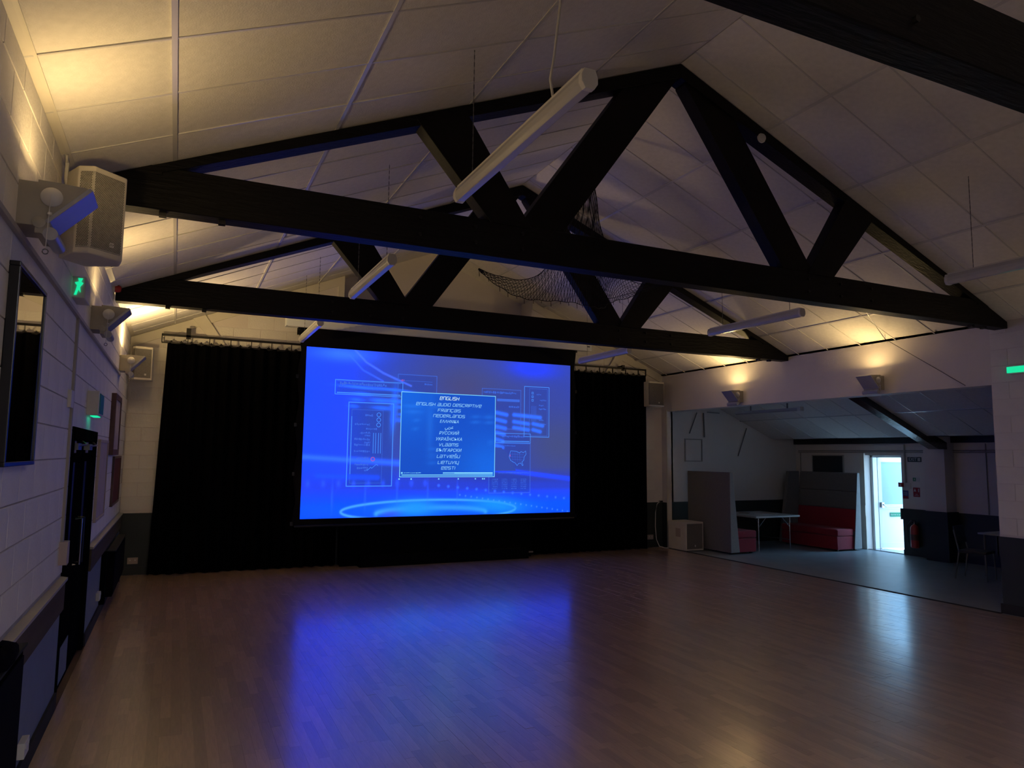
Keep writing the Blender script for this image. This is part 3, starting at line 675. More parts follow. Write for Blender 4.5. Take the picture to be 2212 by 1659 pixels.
for bx_, lb in ((1.8, 'added fill batten light, lit, at the rear left of the hall'),):  # unseen batten added as fill light for the hall
    bt_ = batten(bx_, -2.8, -1.1, 3.83, lb)
    [c for c in bt_.children if c.name.startswith('diffuser')][0].data.materials[0] = M['filltube']
    area('rear_fill_glow', (bx_, -1.95, 3.77), .08, REAR_FILL_W, (.97, .93, 1), (0, 0, -1), 1.6)
batten(7.20, 10.46, 12.18, 3.83, 'batten light hanging right of the screen, near the curtain rail')
single('feed_cable', MB().tube([(1.86, 3.34, cz(1.86)), (1.85, 3.36, 4.5), (1.82, 3.37, 4.2), (1.79, 3.36, 4.05), (1.80, 3.34, 3.925)], .008, 8), M['white'], 'white feed cable dropping to the nearest batten light', 'cable', (1.9, 3.3, 4), smooth=True)
o = thing('annex_batten', (11, 11.1, 2.93), 'batten light hanging under the annex ceiling behind the opening', 'light')
obj('diffuser', MB().prism([(10.96, 2.95), (11.04, 2.95), (11.04, 2.91), (11.0, 2.885), (10.96, 2.91)], 'y', 10.2, 11.95), M['tube'], o, bevel=.005)
obj('end_cap', MB().box((10.95, 10.14, 2.88), (11.05, 10.22, 2.965)), M['white'], o, bevel=.01); obj('hanger', MB().box((10.99, 10.5, 2.95), (11.01, 10.52, 3.28)).box((10.99, 11.5, 2.95), (11.01, 11.52, 3.28)), M['chain'], o)
sd = thing('smoke_detector', (5.52, 5.50, 5.38), 'white smoke detector on the sloping right chord of the middle truss', 'detector')
obj('base', MB().lathe([(.052, 0), (.052, -.015), (.048, -.02)], (5.56, 5.58, 5.40), 24, 'y'), M['white'], sd, smooth=True)
obj('head', MB().lathe([(.042, -.02), (.040, -.035), (.025, -.048), (.012, -.050)], (5.56, 5.58, 5.40), 24, 'y'), M['white'], sd, smooth=True)
rb = thing('alarm_beacon', (XL, 9.15, 3.78), 'small red alarm beacon where the farther truss meets left wall', 'alarm')
obj('base', MB().cyl((XL, 9.14, 3.79), (XL+.03, 9.14, 3.79), .045, 20), M['white'], rb, smooth=True); obj('lens', MB().lathe([(.042, .03), (.042, .07), (.03, .09), (.01, .095)], (XL, 9.14, 3.79), 20, 'x'), M['redp'], rb, smooth=True)

# ---------------------------------------------------------------- curtains
def curtain(x0, x1, z1, lab, org):
    o = thing('stage_curtain', org, lab, 'curtain')
    n = int((x1-x0)/.02); vs = []; rows = 10
    rng = random.Random(x0)
    ph = [rng.uniform(0, 6.3) for _ in range(4)]
    for j in range(rows+1):
        t = j/rows; z = z1*(1-t)
        for i in range(n+1):
            x = x0+(x1-x0)*i/n
            x += -.10*t*(1-i/n) if x0 < 1 else 0
            a = .035+.025*t
            y = 12.80+a*math.sin(x*34+ph[0]+.8*math.sin(x*3+ph[1]))+.02*math.sin(x*11+ph[2]+t)
            vs.append((x, y, z+.012*(t == 1)))
    fs = [(j*(n+1)+i, j*(n+1)+i+1, (j+1)*(n+1)+i+1, (j+1)*(n+1)+i) for j in range(rows) for i in range(n)]
    m = len(vs)
    vs += [(v[0], v[1]+.006, v[2]) for v in vs]
    fs += [tuple(k+m for k in f[::-1]) for f in fs]
    edge = [i for i in range(n)]
    fs += [(i+1, i, i+m, i+m+1) for i in edge]
    obj('drape', MB().quadmesh(vs, fs), M['drape'], o, smooth=True)
    rr = obj('track', MB().box((x0-.09 if x0 < 1 else x0, 12.79, 3.83), (x1+(.04 if x0 > 5 else 0), 12.82, 3.865)).box((x0-.09 if x0 < 1 else x0, 12.79, 3.71), (x1+(.04 if x0 > 5 else 0), 12.82, 3.73)), M['rail'], o)
    up_ = MB(); xx = x0-.085 if x0 < 1 else x1+.035
    up_.box((xx-.008, 12.79, 3.72), (xx+.008, 12.82, 3.86)); q = x0+.3
    while q < x1-.05:
        up_.box((q-.006, 12.79, 3.72), (q+.006, 12.82, 3.86)); q += .33
    obj('track_ties', up_, M['rail'], o)
    q = x0+.05
    while q < x1:
        obj('curtain_hook', MB().box((q-.028, 12.795, 3.733), (q+.028, 12.815, 3.745)).box((q-.010, 12.795, 3.70), (q+.010, 12.815, 3.762)), M['rail'], o); q += .152
    return o
c1 = curtain(-.21, 2.64, 3.72, 'black stage curtain left of the projection screen', (1.3, 12.8, 0))
obj('wall_bracket', MB().box((.06, 12.79, 3.80), (.13, 12.83, 3.98)).box((.08, 12.82, 3.86), (.11, 13.0, 3.89)), M['rail'], c1)
c2 = curtain(6.43, 9.2, 3.72, 'black stage curtain right of the projection screen', (7.7, 12.8, 0))
obj('wall_bracket', MB().box((8.62, 12.79, 3.80), (8.68, 12.83, 3.92)).box((8.62, 12.82, 3.88), (8.68, 13.0, 3.91)), M['rail'], c2)
# stage front and step under the screen
s_ = thing('stage', (4.5, 12.9, 0), 'low dark stage front under the projection screen', 'stage')
obj('front_panel', MB().box((2.67, 12.66, 0), (6.39, 12.70, .70)), M['stageb'], s_, bevel=.004)
obj('platform', MB().box((2.70, 12.70, 0), (6.36, 13.45, .68)), M['stageb'], s_)
obj('edge_strip', MB().box((6.23, 12.63, .075), (6.42, 12.66, .10)), M['paper'], s_)
single('step_box', MB().box((2.97, 12.42, 0), (6.22, 12.64, .19)), M['stageb'], 'long low dark step in front of the stage panel', 'step', (4.6, 12.5, 0), bevel=.006)

# ---------------------------------------------------------------- projection screen
SX0, SX1, SZ0, SZ1, SY = 1.935, 7.105, .855, 3.765, 12.40
ps = thing('projection_screen', (4.52, 12.42, .7), 'big motorised projection screen showing a blue language menu', 'screen')
hs = obj('housing', MB().box((1.575, 12.33, 4.09), (7.57, 12.52, 4.255)), M['upvc'], ps, bevel=.008)
for ax_ in (1.9, 7.25): obj('wall_arm', MB().box((ax_-.02, 12.52, 4.13), (ax_+.02, 13.0, 4.18)).box((ax_-.05, 12.98, 4.05), (ax_+.05, 13.0, 4.24)), M['rail'], ps)
obj('switch_slot', MB().box((7.46, 12.325, 4.16), (7.52, 12.332, 4.18)), M['frame'], hs)
obj('housing_lip', MB().box((1.60, 12.335, 4.08), (7.55, 12.35, 4.092)), M['white'], hs)
def mask_edge(zz): return .035*abs(math.sin((zz-.75)*math.pi/.62))
pts = []
nz = 44
zt_, zb_ = 4.09, .74
left = [(1.80+.05*(1-abs(math.cos((i/nz)*math.pi*4)))**.8, zt_+(zb_-zt_)*i/nz) for i in range(nz+1)]
right = [(7.24-.05*(1-abs(math.cos((i/nz)*math.pi*4)))**.8, zt_+(zb_-zt_)*i/nz) for i in range(nz+1)]
mk = MB(); vs = []
for (l, r) in zip(left, right): vs += [(l[0], SY+.004, l[1]), (r[0], SY+.004, r[1])]
n0 = len(vs); vs += [(v[0], v[1]+.003, v[2]) for v in vs]
fs = [(2*i, 2*i+1, 2*i+3, 2*i+2) for i in range(nz)]+[tuple(n0+k for k in (2*i, 2*i+2, 2*i+3, 2*i+1)) for i in range(nz)]
obj('black_border', mk.quadmesh(vs, fs), M['mask'], ps)
tb = MB()
for i in range(0, 5):
    z = 4.07-(4.07-.78)*i/4
    for X in (1.80, 7.24): obj('tension_tab', MB().box((X-.02, SY-.004, z-.03), (X+.02, SY+.010, z+.03)), M['frame'], ps)
obj('weight_bar', MB().cyl((1.85, SY+.006, .735), (7.2, SY+.006, .735), .022, 12), M['frame'], ps, smooth=True)
# picture raster painted on the screen surface (it is what the projector throws on it)
NX, NZ = 520, 292
U, V = np.meshgrid(np.linspace(0, 1, NX), np.linspace(0, 1, NZ))   # V upwards
def lin(r, g, b): return np.array([(c/255/12.92 if c/255 <= .04045 else ((c/255+.055)/1.055)**2.4) for c in (r, g, b)])
def G(u, v, su, sv, rot=0):
    du, dv = (U-u)*1.777, V-v; c, s = math.cos(rot), math.sin(rot); a = du*c+dv*s; b = -du*s+dv*c
    return np.exp(-(a/su)**2-(b/sv)**2)[..., None]
I = np.zeros((NZ, NX, 3))+lin(48, 66, 165)
def blend(I, w, col): w = np.clip(w, 0, 1); return I*(1-w)+lin(*col)*w
I = blend(I, .95*np.clip(1-U/.42, 0, 1)[..., None]**.8, (26, 74, 222))
I = blend(I, .85*G(.60, .86, .50, .20), (64, 72, 124)); I = blend(I, .9*G(.95, .45, .34, .26), (66, 74, 118)); I = blend(I, .5*G(.36, .62, .30, .2), (50, 70, 150)); I = blend(I, .45*G(.55, .8, .16, .1), (75, 68, 100))
I = blend(I, .55*G(.30, .50, .17, .22), (60, 74, 140))
I = blend(I, .6*G(.83, .96, .22, .08), (30, 66, 235)); I = blend(I, .55*G(.12, .97, .16, .04), (70, 140, 255))
low = np.clip((.30-V)/.10, 0, 1)[..., None]; I = blend(I, low*.75, (36, 62, 190))
low = np.clip((.17-V)/.10, 0, 1)[..., None]; I = blend(I, low*.95, (8, 84, 240))
I = blend(I, .35*np.clip((.5-np.abs(V-.24)*9), 0, 1)[..., None]*2*np.clip((U-.45)/.2, 0, 1)[..., None], (44, 44, 150))
for (a0, a1, b0, b1, k_) in ((.097, .33, .73, .815, .35), (.145, .30, .185, .685, .45), (.31, .455, .60, .87, .35), (.63, .79, .55, .81, .35), (.80, .91, .50, .84, .35), (.66, .83, .13, .52, .4)):
    w_ = np.clip((U-a0)*120, 0, 1)*np.clip((a1-U)*120, 0, 1)*np.clip((V-b0)*70, 0, 1)*np.clip((b1-V)*70, 0, 1); I = blend(I, (k_*w_)[..., None], (30, 62, 160))
def arc(pts, w, col, a):
    global I
    d = np.full(U.shape, 9.)
    for (p, q) in zip(pts[:-1], pts[1:]):
        px, py = p[0]*1.777, p[1]; qx, qy = q[0]*1.777, q[1]; L2 = (qx-px)**2+(qy-py)**2
        t_ = np.clip(((U*1.777-px)*(qx-px)+(V-py)*(qy-py))/L2, 0, 1); d = np.minimum(d, np.hypot(U*1.777-px-t_*(qx-px), V-py-t_*(qy-py)))
    I = blend(I, (a*np.exp(-(d/w)**2))[..., None], col)
arc([(.16, 1.0), (.20, .93), (.26, .87), (.36, .80)], .006, (90, 130, 240), .6); arc([(.14, .97), (.19, .88), (.26, .82)], .005, (70, 120, 240), .5)
arc([(0, .355), (.2, .335), (.4, .315)], .016, (60, 120, 255), .75); arc([(.55, .30), (.75, .275), (1, .225)], .014, (40, 80, 245), .8); arc([(.05, .245), (.25, .235)], .014, (30, 90, 240), .5)
el = [(.45+.32*math.cos(t_), .035+.062*math.sin(t_)) for t_ in np.linspace(0, 2*math.pi, 60)]
arc(el, .007, (90, 185, 255), .8); arc([(.45+.2*math.cos(t_), .02+.03*math.sin(t_)) for t_ in np.linspace(0, math.pi, 30)], .014, (80, 185, 255), .8)
I = blend(I, .95*G(.385, .05, .14, .045), (40, 165, 255)); I = blend(I, .85*G(.69, .055, .19, .045, -.08), (30, 160, 255)); I = blend(I, .5*G(.5, .05, .5, .035), (20, 120, 250)); I = blend(I, .5*G(.3, .02, .06, .02), (70, 70, 200))
for q, (a, b, w_, h_, c_) in enumerate([(.18, .775, .11, .008, .9), (.30, .77, .12, .008, .8), (.19, .735, .05, .01, .7), (.25, .70, .05, .012, .7), (.305, .70, .07, .012, .7), (.17, .70, .04, .01, .5), (.26, .655, .06, .012, .6), (.32, .665, .05, .01, .6), (.16, .66, .03, .01, .5), (.33, .62, .03, .01, .5), (.325, .585, .04, .014, .5), (.30, .64, .02, .13, .55)]):
    I = blend(I, c_*G(a, b, w_, h_, -.05), (50, 130, 255))
for a0, a1, b in ((.69, .73, .655), (.76, .87, .645), (.69, .725, .61), (.76, .82, .60), (.84, .88, .59), (.69, .725, .565), (.76, .82, .56), (.84, .87, .55), (.69, .72, .525), (.69, .715, .48), (.69, .715, .44)):
    arc([(a0, b), (a1, b-.012)], .012, (60, 130, 255), .75)
for k in range(15): I = blend(I, .8*G(.47+.036*k, .185-.0065*k, .007, .007), (70, 130, 255))
for k in range(22): I = blend(I, .5*G(.55+.022*k, .125-.006*k, .004, .005), (110, 180, 255))
for k in range(9): I = blend(I, .35*G(.02+.05*k, .20, .012, .02), (60, 110, 240))
for k in range(5): I = blend(I, .3*G(.10+.11*k, .12, .006, .08), (60, 120, 255))
br = np.clip((I[..., 2:3]-.40)/.35, 0, 1)          # highlights of a projected picture run past white
I = I*np.concatenate([np.full_like(br, .66)-.14*br, np.full_like(br, .68)-.06*br, .72*(1-br)+1.35*br], -1)
rn = np.random.RandomState(3); I *= (1+.02*rn.randn(NZ, NX, 1)).clip(.9, 1.1)
me = bpy.data.meshes.new('picture')
xs = SX0+(SX1-SX0)*U; zs = SZ0+(SZ1-SZ0)*V; bow = .004
co = np.stack([xs, np.full_like(xs, SY), zs], -1).reshape(-1, 3)-np.array(ORG[ps.name])
idx = np.arange(NX*NZ).reshape(NZ, NX); F = np.stack([idx[:-1, :-1], idx[:-1, 1:], idx[1:, 1:], idx[1:, :-1]], -1).reshape(-1, 4)
me.vertices.add(len(co)); me.vertices.foreach_set('co', co.ravel()); me.loops.add(F.size); me.loops.foreach_set('vertex_index', F.ravel().astype(np.int32))
me.polygons.add(len(F)); me.polygons.foreach_set('loop_start', np.arange(0, F.size, 4, dtype=np.int32)); me.update(calc_edges=True)
at = me.color_attributes.new('picture', 'FLOAT_COLOR', 'POINT'); at.data.foreach_set('color', np.concatenate([I, np.ones((NZ, NX, 1))], -1).ravel().astype(np.float32))
pm = bpy.data.materials.new('projected_picture'); pm.use_nodes = True; nt = pm.node_tree; b = nt.nodes['Principled BSDF']
b.inputs['Base Color'].default_value = (.02, .02, .02, 1); b.inputs['Roughness'].default_value = .9
ca = nt.nodes.new('ShaderNodeVertexColor'); ca.layer_name = 'picture'; nt.links.new(ca.outputs[0], b.inputs['Emission Color']); b.inputs['Emission Strength'].default_value = SCREEN_GAIN
me.materials.append(pm); pic = bpy.data.objects.new('picture', me); C.objects.link(pic); pic.parent = ps; ORG[pic.name] = ORG[ps.name]
def glow(name, col, k=1.0):
    m = mat(name, (0, 0, 0), .9, var=0); b = m.node_tree.nodes['Principled BSDF']; b.inputs['Base Color'].default_value = (.01, .01, .01, 1)
    b.inputs['Emission Color'].default_value = (*[float(c) for c in lin(*col)], 1); b.inputs['Emission Strength'].default_value = k; return m
gT = glow('menu_text', (150, 215, 255), 1.0); gH = glow('menu_text_selected', (225, 255, 250), 1.0); gL = glow('window_line', (68, 140, 252), 1.1); gD = glow('window_line_dim', (60, 104, 222), 1.05)
gW = glow('menu_line', (130, 215, 255), 1.0); gR = glow('red_mark', (150, 90, 190), 1.0); gM = glow('menu_fill', (26, 88, 215), .95); gM2 = glow('menu_fill_light', (24, 112, 240), 1.0); gM.node_tree.nodes['Principled BSDF'].inputs['Emission Color'].default_value[2] *= 1.15; gF = glow('window_fill', (52, 76, 170), 1.0)
Y1 = SY-.003
def flat(mb, x0, x1, z0, z1, y=Y1): return mb.quadmesh([(x0, y, z0), (x1, y, z0), (x1, y, z1), (x0, y, z1)], [(0, 1, 2, 3)])
def outline(mb, x0, x1, z0, z1, w, y=Y1):
    flat(mb, x0, x1, z0, z0+w, y); flat(mb, x0, x1, z1-w, z1, y); flat(mb, x0, x0+w, z0, z1, y); flat(mb, x1-w, x1, z0, z1, y); return mb
rg = random.Random(5)
def scribble(mb, x0, x1, z, h, y=Y1):
    x = x0
    while x < x1:
        w = rg.uniform(.008, .03); flat(mb, x, min(x+w, x1), z-h*rg.random()*.5, z+h*(.3+rg.random()*.5), y); x += w+rg.uniform(.004, .012)
ovl = pic
m_ = MB(); n_ = MB()
def outline_obj(kind, x0, x1, z0, z1, w):
    obj('window_frame', outline(MB(), x0, x1, z0, z1, w), gL if kind == 'm' else gD, ovl)
outline_obj('m', 2.434, 3.648, 2.97, 3.232, .012); flat(m_, 2.47, 3.60, 2.995, 3.012); scribble(n_, 2.52, 3.35, 3.16, .05); scribble(n_, 2.5, 3.6, 3.11, .012); flat(n_, 2.46, 3.6, 3.205, 3.212)
outline_obj('m', 2.678, 3.49, 1.385, 2.85, .014); outline_obj('n', 2.74, 3.30, 1.44, 2.72, .006); flat(m_, 2.735, 2.75, 1.6, 2.6)
for q, (z, x0, x1) in enumerate(((2.62, 2.98, 3.12), (2.46, 2.80, 3.06), (2.38, 3.0, 3.2), (2.31, 2.90, 3.08), (2.26, 2.98, 3.08), (2.20, 2.80, 3.07), (2.14, 2.98, 3.08), (2.10, 2.8, 3.08), (1.99, 2.8, 3.08), (1.87, 2.85, 3.06), (1.83, 2.94, 3.06), (1.76, 2.82, 3.06), (1.70, 2.86, 3.05), (1.66, 2.99, 3.05))): scribble(n_, x0, x1, z, .035)
for x in (3.13, 3.17, 3.22, 3.26): flat(m_, x, x+.010, 1.96, 2.32)
for zc in (2.64, 2.55, 2.46):
    for a in range(16): 
        g0, g1 = a*math.pi/8, (a+1)*math.pi/8; cx_, R0, R1 = 3.22, .030, .040
        m_.quadmesh([(cx_+R0*math.cos(g0), Y1, zc+R0*math.sin(g0)), (cx_+R1*math.cos(g0), Y1, zc+R1*math.sin(g0)), (cx_+R1*math.cos(g1), Y1, zc+R1*math.sin(g1)), (cx_+R0*math.cos(g1), Y1, zc+R0*math.sin(g1))], [(0, 1, 2, 3)])
r_ = MB()
for a in range(16):
    g0, g1 = a*math.pi/8, (a+1)*math.pi/8; cx_, zc, R0, R1 = 3.135, 1.86, .022, .040
    r_.quadmesh([(cx_+R0*math.cos(g0), Y1, zc+R0*math.sin(g0)), (cx_+R1*math.cos(g0), Y1, zc+R1*math.sin(g0)), (cx_+R1*math.cos(g1), Y1, zc+R1*math.sin(g1)), (cx_+R0*math.cos(g1), Y1, zc+R0*math.sin(g1))], [(0, 1, 2, 3)])
scribble(r_, 3.60, 3.67, 3.27, .03); flat(r_, 5.78, 5.80, 1.93, 1.97)
zig = [(3.04, 1.66), (3.10, 1.72), (3.12, 1.70), (3.20, 1.77), (3.23, 1.75)]
outline_obj('n', 3.549, 4.29, 2.60, 3.39, .010); flat(n_, 3.68, 4.2, 3.27, 3.276); scribble(n_, 4.05, 4.2, 3.22, .03)
outline_obj('n', 5.186, 6.01, 2.45, 3.216, .009); flat(n_, 5.5, 5.98, 2.98, 3.03); scribble(n_, 5.22, 5.9, 3.14, .04); scribble(n_, 5.75, 5.98, 2.88, .03)
outline_obj('m', 6.078, 6.63, 2.312, 3.30, .011); outline_obj('n', 6.19, 6.59, 2.34, 3.26, .006)
for z in (3.17, 3.10, 3.03): outline(m_, 6.24, 6.28, z-.022, z+.022, .008)
for x in (6.24, 6.27, 6.30, 6.33): flat(n_, x, x+.007, 2.62, 2.92)
for z, x0, x1 in ((3.14, 6.35, 6.45), (3.03, 6.42, 6.56), (2.93, 6.4, 6.5), (2.86, 6.4, 6.56), (2.64, 6.4, 6.5), (2.56, 6.4, 6.56)): scribble(n_, x0, x1, z, .03)
outline_obj('m', 5.478, 6.225, 2.19, 2.376, .010); flat(m_, 5.60, 6.2, 2.215, 2.23); scribble(n_, 5.6, 6.1, 2.31, .04)
outline_obj('n', 5.35, 6.225, 1.24, 2.185, .010); scribble(n_, 5.58, 5.9, 2.13, .02); scribble(n_, 5.55, 6.2, 1.62, .02)
for cx0 in (5.42, 5.62, 5.82, 6.02):
    for k in range(6): scribble(n_, cx0, cx0+.12, 1.50-.035*k, .014)
# map outline with inner lines
mp_ = [(5.80, 2.04), (5.93, 2.03), (5.99, 2.0), (6.02, 2.03), (6.07, 2.01), (6.12, 2.04), (6.13, 1.98), (6.09, 1.93), (6.08, 1.86), (6.04, 1.83), (6.07, 1.77), (6.05, 1.76), (6.02, 1.81), (5.97, 1.80), (5.94, 1.76), (5.90, 1.81), (5.85, 1.83), (5.80, 1.86), (5.77, 1.93), (5.80, 2.04)]
def pline(mb, pts, w, y=Y1):
    for p, q in zip(pts[:-1], pts[1:]):
        dx_, dz_ = q[0]-p[0], q[1]-p[1]; L_ = math.hypot(dx_, dz_) or 1; ox, oz = -dz_/L_*w/2, dx_/L_*w/2; ex, ez = dx_/L_*w*.3, dz_/L_*w*.3
        mb.quadmesh([(p[0]+ox-ex, y, p[1]+oz-ez), (p[0]-ox-ex, y, p[1]-oz-ez), (q[0]-ox+ex, y, q[1]-oz+ez), (q[0]+ox+ex, y, q[1]+oz+ez)], [(0, 1, 2, 3)])
pline(m_, mp_, .008); pline(m_, zig, .008)
for x in (5.84, 5.89, 5.94, 5.99): pline(n_, [(x, 2.02), (x+.01, 1.83)], .004)
for z in (1.98, 1.93, 1.88): pline(n_, [(5.79, z), (6.08, z-.01)], .004)
fill = MB(); flat(fill, 5.478, 5.62, 1.66, 2.1, SY-.0015).quadmesh([(5.62, SY-.0015, 1.66), (5.92, SY-.0015, 1.66), (5.72, SY-.0015, 2.02), (5.62, SY-.0015, 2.08)], [(0, 1, 2, 3)])
obj('window_shade', fill, gF, ovl)
obj('window_lines', m_, gL, ovl, kind='stuff'); obj('window_details', n_, gD, ovl, kind='stuff'); obj('red_marks', r_, gR, ovl, kind='stuff')
YM = SY-.005; YN = SY-.007
# menu window: graded fill in strips (the window itself is brighter at left and lower right)
gx, gz = 40, 30; mf = MB()
mf.quadmesh([(3.618+(5.472-3.618)*i/gx, YM, 1.545+(3.076-1.545)*j/gz) for j in range(gz+1) for i in range(gx+1)], [(j*(gx+1)+i, j*(gx+1)+i+1, (j+1)*(gx+1)+i+1, (j+1)*(gx+1)+i) for j in range(gz) for i in range(gx)])
gMw = glow('menu_fill_graded', (26, 88, 215), .9); mo = obj('menu_window', mf, gMw, ovl)
u_, v_ = np.meshgrid(np.linspace(0, 1, gx+1), np.linspace(0, 1, gz+1)); ks = (.5*np.exp(-((u_-.95)**2/.12+(v_-.1)**2/.14))+.45*np.exp(-((u_-.05)**2/.1+(v_-.95)**2/.2)))[..., None]
cc_ = lin(22, 78, 196)*(1-ks)+lin(24, 118, 248)*ks
for (bu, bv, su, sv, ba) in ((.12, .83, .10, .02, .3), (.13, .76, .09, .02, .3), (.36, .83, .05, .02, .2), (.30, .6, .03, .3, .2), (.16, .67, .03, .015, .3), (.15, .56, .03, .015, .3), (.78, .74, .05, .015, .3), (.93, .74, .06, .02, .3), (.78, .67, .05, .015, .3), (.93, .67, .05, .015, .3), (.33, .33, .05, .02, .2), (.33, .25, .05, .02, .2), (.33, .17, .05, .02, .2), (.95, .42, .03, .02, .3)):
    w_ = ba*np.exp(-((u_-bu)/su)**2-((v_-bv)/sv)**2)[..., None]; cc_ = cc_*(1-w_)+lin(50, 140, 255)*w_
ca2 = mo.data.color_attributes.new('picture', 'FLOAT_COLOR', 'POINT'); ca2.data.foreach_set('color', np.concatenate([cc_, np.ones(cc_.shape[:2]+(1,))], -1).ravel().astype(np.float32))
vn = gMw.node_tree.nodes.new('ShaderNodeVertexColor'); vn.layer_name = 'picture'; gMw.node_tree.links.new(vn.outputs[0], gMw.node_tree.nodes['Principled BSDF'].inputs['Emission Color']); gMw.node_tree.nodes['Principled BSDF'].inputs['Emission Strength'].default_value = 1.05
ml = MB(); outline(ml, 3.618, 5.472, 1.545, 3.076, .012, YN); flat(ml, 3.66, 5.43, 1.575, 1.590, YN); flat(ml, 4.44, 5.43, 1.605, 1.632, YN)
for x in (3.618, 3.84, 4.36, 4.74, 5.08, 5.225, 5.26): outline(ml, x-.012, x+.012, 1.50, 1.525, .012, YN)
scribble(ml, 3.70, 4.02, 1.62, .012, YN); outline(ml, 3.65, 3.68, 1.605, 1.635, .012, YN)
obj('menu_frame', ml, gW, ovl, kind='stuff'); dk = MB(); flat(dk, 4.45, 4.66, 1.613, 1.622, YN-.001); obj('progress_mark', dk, gM, ovl)
# stroke lettering, squared and leaning
GL = {
 'e': ([[(0, 3), (5, 3), (5, 6), (0, 6), (0, 0), (5, 0)]], 5), 'n': ([[(0, 0), (0, 6), (5, 6), (5, 0)]], 5), 'g': ([[(5, 6), (0, 6), (0, 0), (5, 0), (5, 3), (3, 3)]], 5),
 'l': ([[(0, 6), (0, 0), (4, 0)]], 4), 'i': ([[(0, 0), (0, 6)]], 0), 's': ([[(5, 6), (0, 6), (0, 3), (5, 3), (5, 0), (0, 0)]], 5), 'h': ([[(0, 0), (0, 6)], [(5, 0), (5, 6)], [(0, 3), (5, 3)]], 5),
 'a': ([[(0, 6), (5, 6), (5, 0), (0, 0), (0, 3), (5, 3)]], 5), 'u': ([[(0, 6), (0, 0), (5, 0), (5, 6)]], 5), 'd': ([[(0, 0), (0, 6), (4, 6), (5, 5), (5, 1), (4, 0), (0, 0)]], 5), 'o': ([[(0, 0), (0, 6), (5, 6), (5, 0), (0, 0)]], 5),
 'c': ([[(5, 6), (0, 6), (0, 0), (5, 0)]], 5), 'r': ([[(0, 0), (0, 6), (5, 6), (5, 3), (1, 3), (5, 0)]], 5), 'p': ([[(0, 0), (0, 6), (5, 6), (5, 2.5), (0, 2.5)]], 5), 't': ([[(0, 6), (5, 6)], [(2.5, 6), (2.5, 0)]], 5),
 'v': ([[(0, 6), (2, 0), (5, 6)]], 5), 'f': ([[(0, 0), (0, 6), (5, 6)], [(0, 3), (4, 3)]], 5), 'ç': ([[(5, 6), (0, 6), (0, 0), (5, 0)], [(3, 0), (2.5, -2)]], 5), 'm': ([[(0, 0), (0, 6), (7, 6), (7, 0)], [(3.5, 6), (3.5, 0)]], 7),
 'š': ([[(5, 6), (0, 6), (0, 3), (5, 3), (5, 0), (0, 0)], [(1.5, 9), (2.5, 7.6), (3.5, 9)]], 5), 'ų': ([[(0, 6), (0, 0), (5, 0)], [(5, 6), (5, 0), (4.2, -2), (5, -2.4)]], 5), ' ': ([], 2)}
def stroke_line(txt, xc, zc, width, h, m):
    adv = sum(GL[c][1]+2 for c in txt)-2; k = width/adv; kz = h/6; mb = MB(); x = 0
    for c in txt:
        for pl_ in GL[c][0]: pline(mb, [(xc-width/2+(x+p[0])*k+(p[1]-3)*kz*.22, zc+(p[1]-3)*kz) for p in pl_], h*.135, YN)
        x += GL[c][1]+2
    obj('menu_line', mb, m, ovl)
for txt, z, w, m in (('english', 2.987, .37, gH), ('english audio descriptive', 2.868, 1.27, gT), ('français', 2.764, .44, gT), ('nederlands', 2.661, .61, gT), ('vlaams', 2.133, .37, gT), ('latviešu', 1.921, .44, gT), ('lietuvių', 1.811, .40, gT), ('eesti', 1.710, .26, gT)):
    stroke_line(txt, 4.54, z, w, .050 if m is gT else .056, m)
for txt, z, sz in (('ΕΛΛΗΝΙΚΑ', 2.558, .074), ('\ufef2\ufe91\ufeae\ufecb', 2.456, .088), ('РУССКИЙ', 2.345, .080), ('УКРАЇНСЬКА', 2.234, .080), ('БЪЛГАРСКИ', 2.031, .080)):
    put_text('menu_line', txt, sz, gT, ovl, (4.54, YN, z), (math.pi/2, 0, 0), .22)

# ---------------------------------------------------------------- left wall fittings
D1 = thing('door_1', (XL, 7.5, 0), 'dark double door in the left wall', 'door'); del D1['category']; D1['kind'] = 'structure'
obj('door_frame', MB().box((XL-.05, DY1-.06, 0), (XL+.018, DY1+.05, 2.14)).box((XL-.05, DY0-.07, 0), (XL+.02, DY0+.03, 2.14)).box((XL-.05, DY0-.05, DZ-.06), (XL+.02, DY1+.05, 2.14)), M['doorb'], D1, bevel=.004)
for i, (a, b_) in enumerate(((DY0+.03, (DY0+DY1)/2-.003), ((DY0+DY1)/2+.003, DY1-.06))):
    lf = obj('door_leaf', MB().box((XL-.06, a, .012), (XL-.02, b_, DZ-.065)), M['doorl'] if i == 0 else M['doorb'], D1, bevel=.003)
    if i == 0: obj('kick_plate', MB().box((XL-.02, a+.04, .05), (XL-.016, b_-.04, .34)), M['lowpanel'], lf)
    obj('door_notice', MB().box((XL-.02, a+.30, 1.93), (XL-.016, a+.50, 2.03) if i else (XL-.016, a+.45, 2.03)), M['pink'], lf, label='pale notice taped near the top of the leaf')
    obj('glazing', MB().box((XL-.022, a+.30, 1.0), (XL-.018, a+.45, 1.85)), M['frame'], lf)
    hy = b_-.08 if i == 0 else a+.08
    obj('pull_handle', MB().tube([(XL-.02, hy, .95), (XL+.03, hy, .95), (XL+.03, hy, 1.35), (XL-.02, hy, 1.35)], .009, 8), M['chrome'] if i == 0 else M['rail'], lf)
    obj('door_closer', MB().box((XL-.02, a+.15, 2.0-.045), (XL+.03, a+.38, 2.0+.01)).tube([(XL+.02, a+.2, 1.99), (XL+.06, a+.42, 2.0), (XL+.01, a+.6, 2.03)], .009, 6), M['chain'], lf)
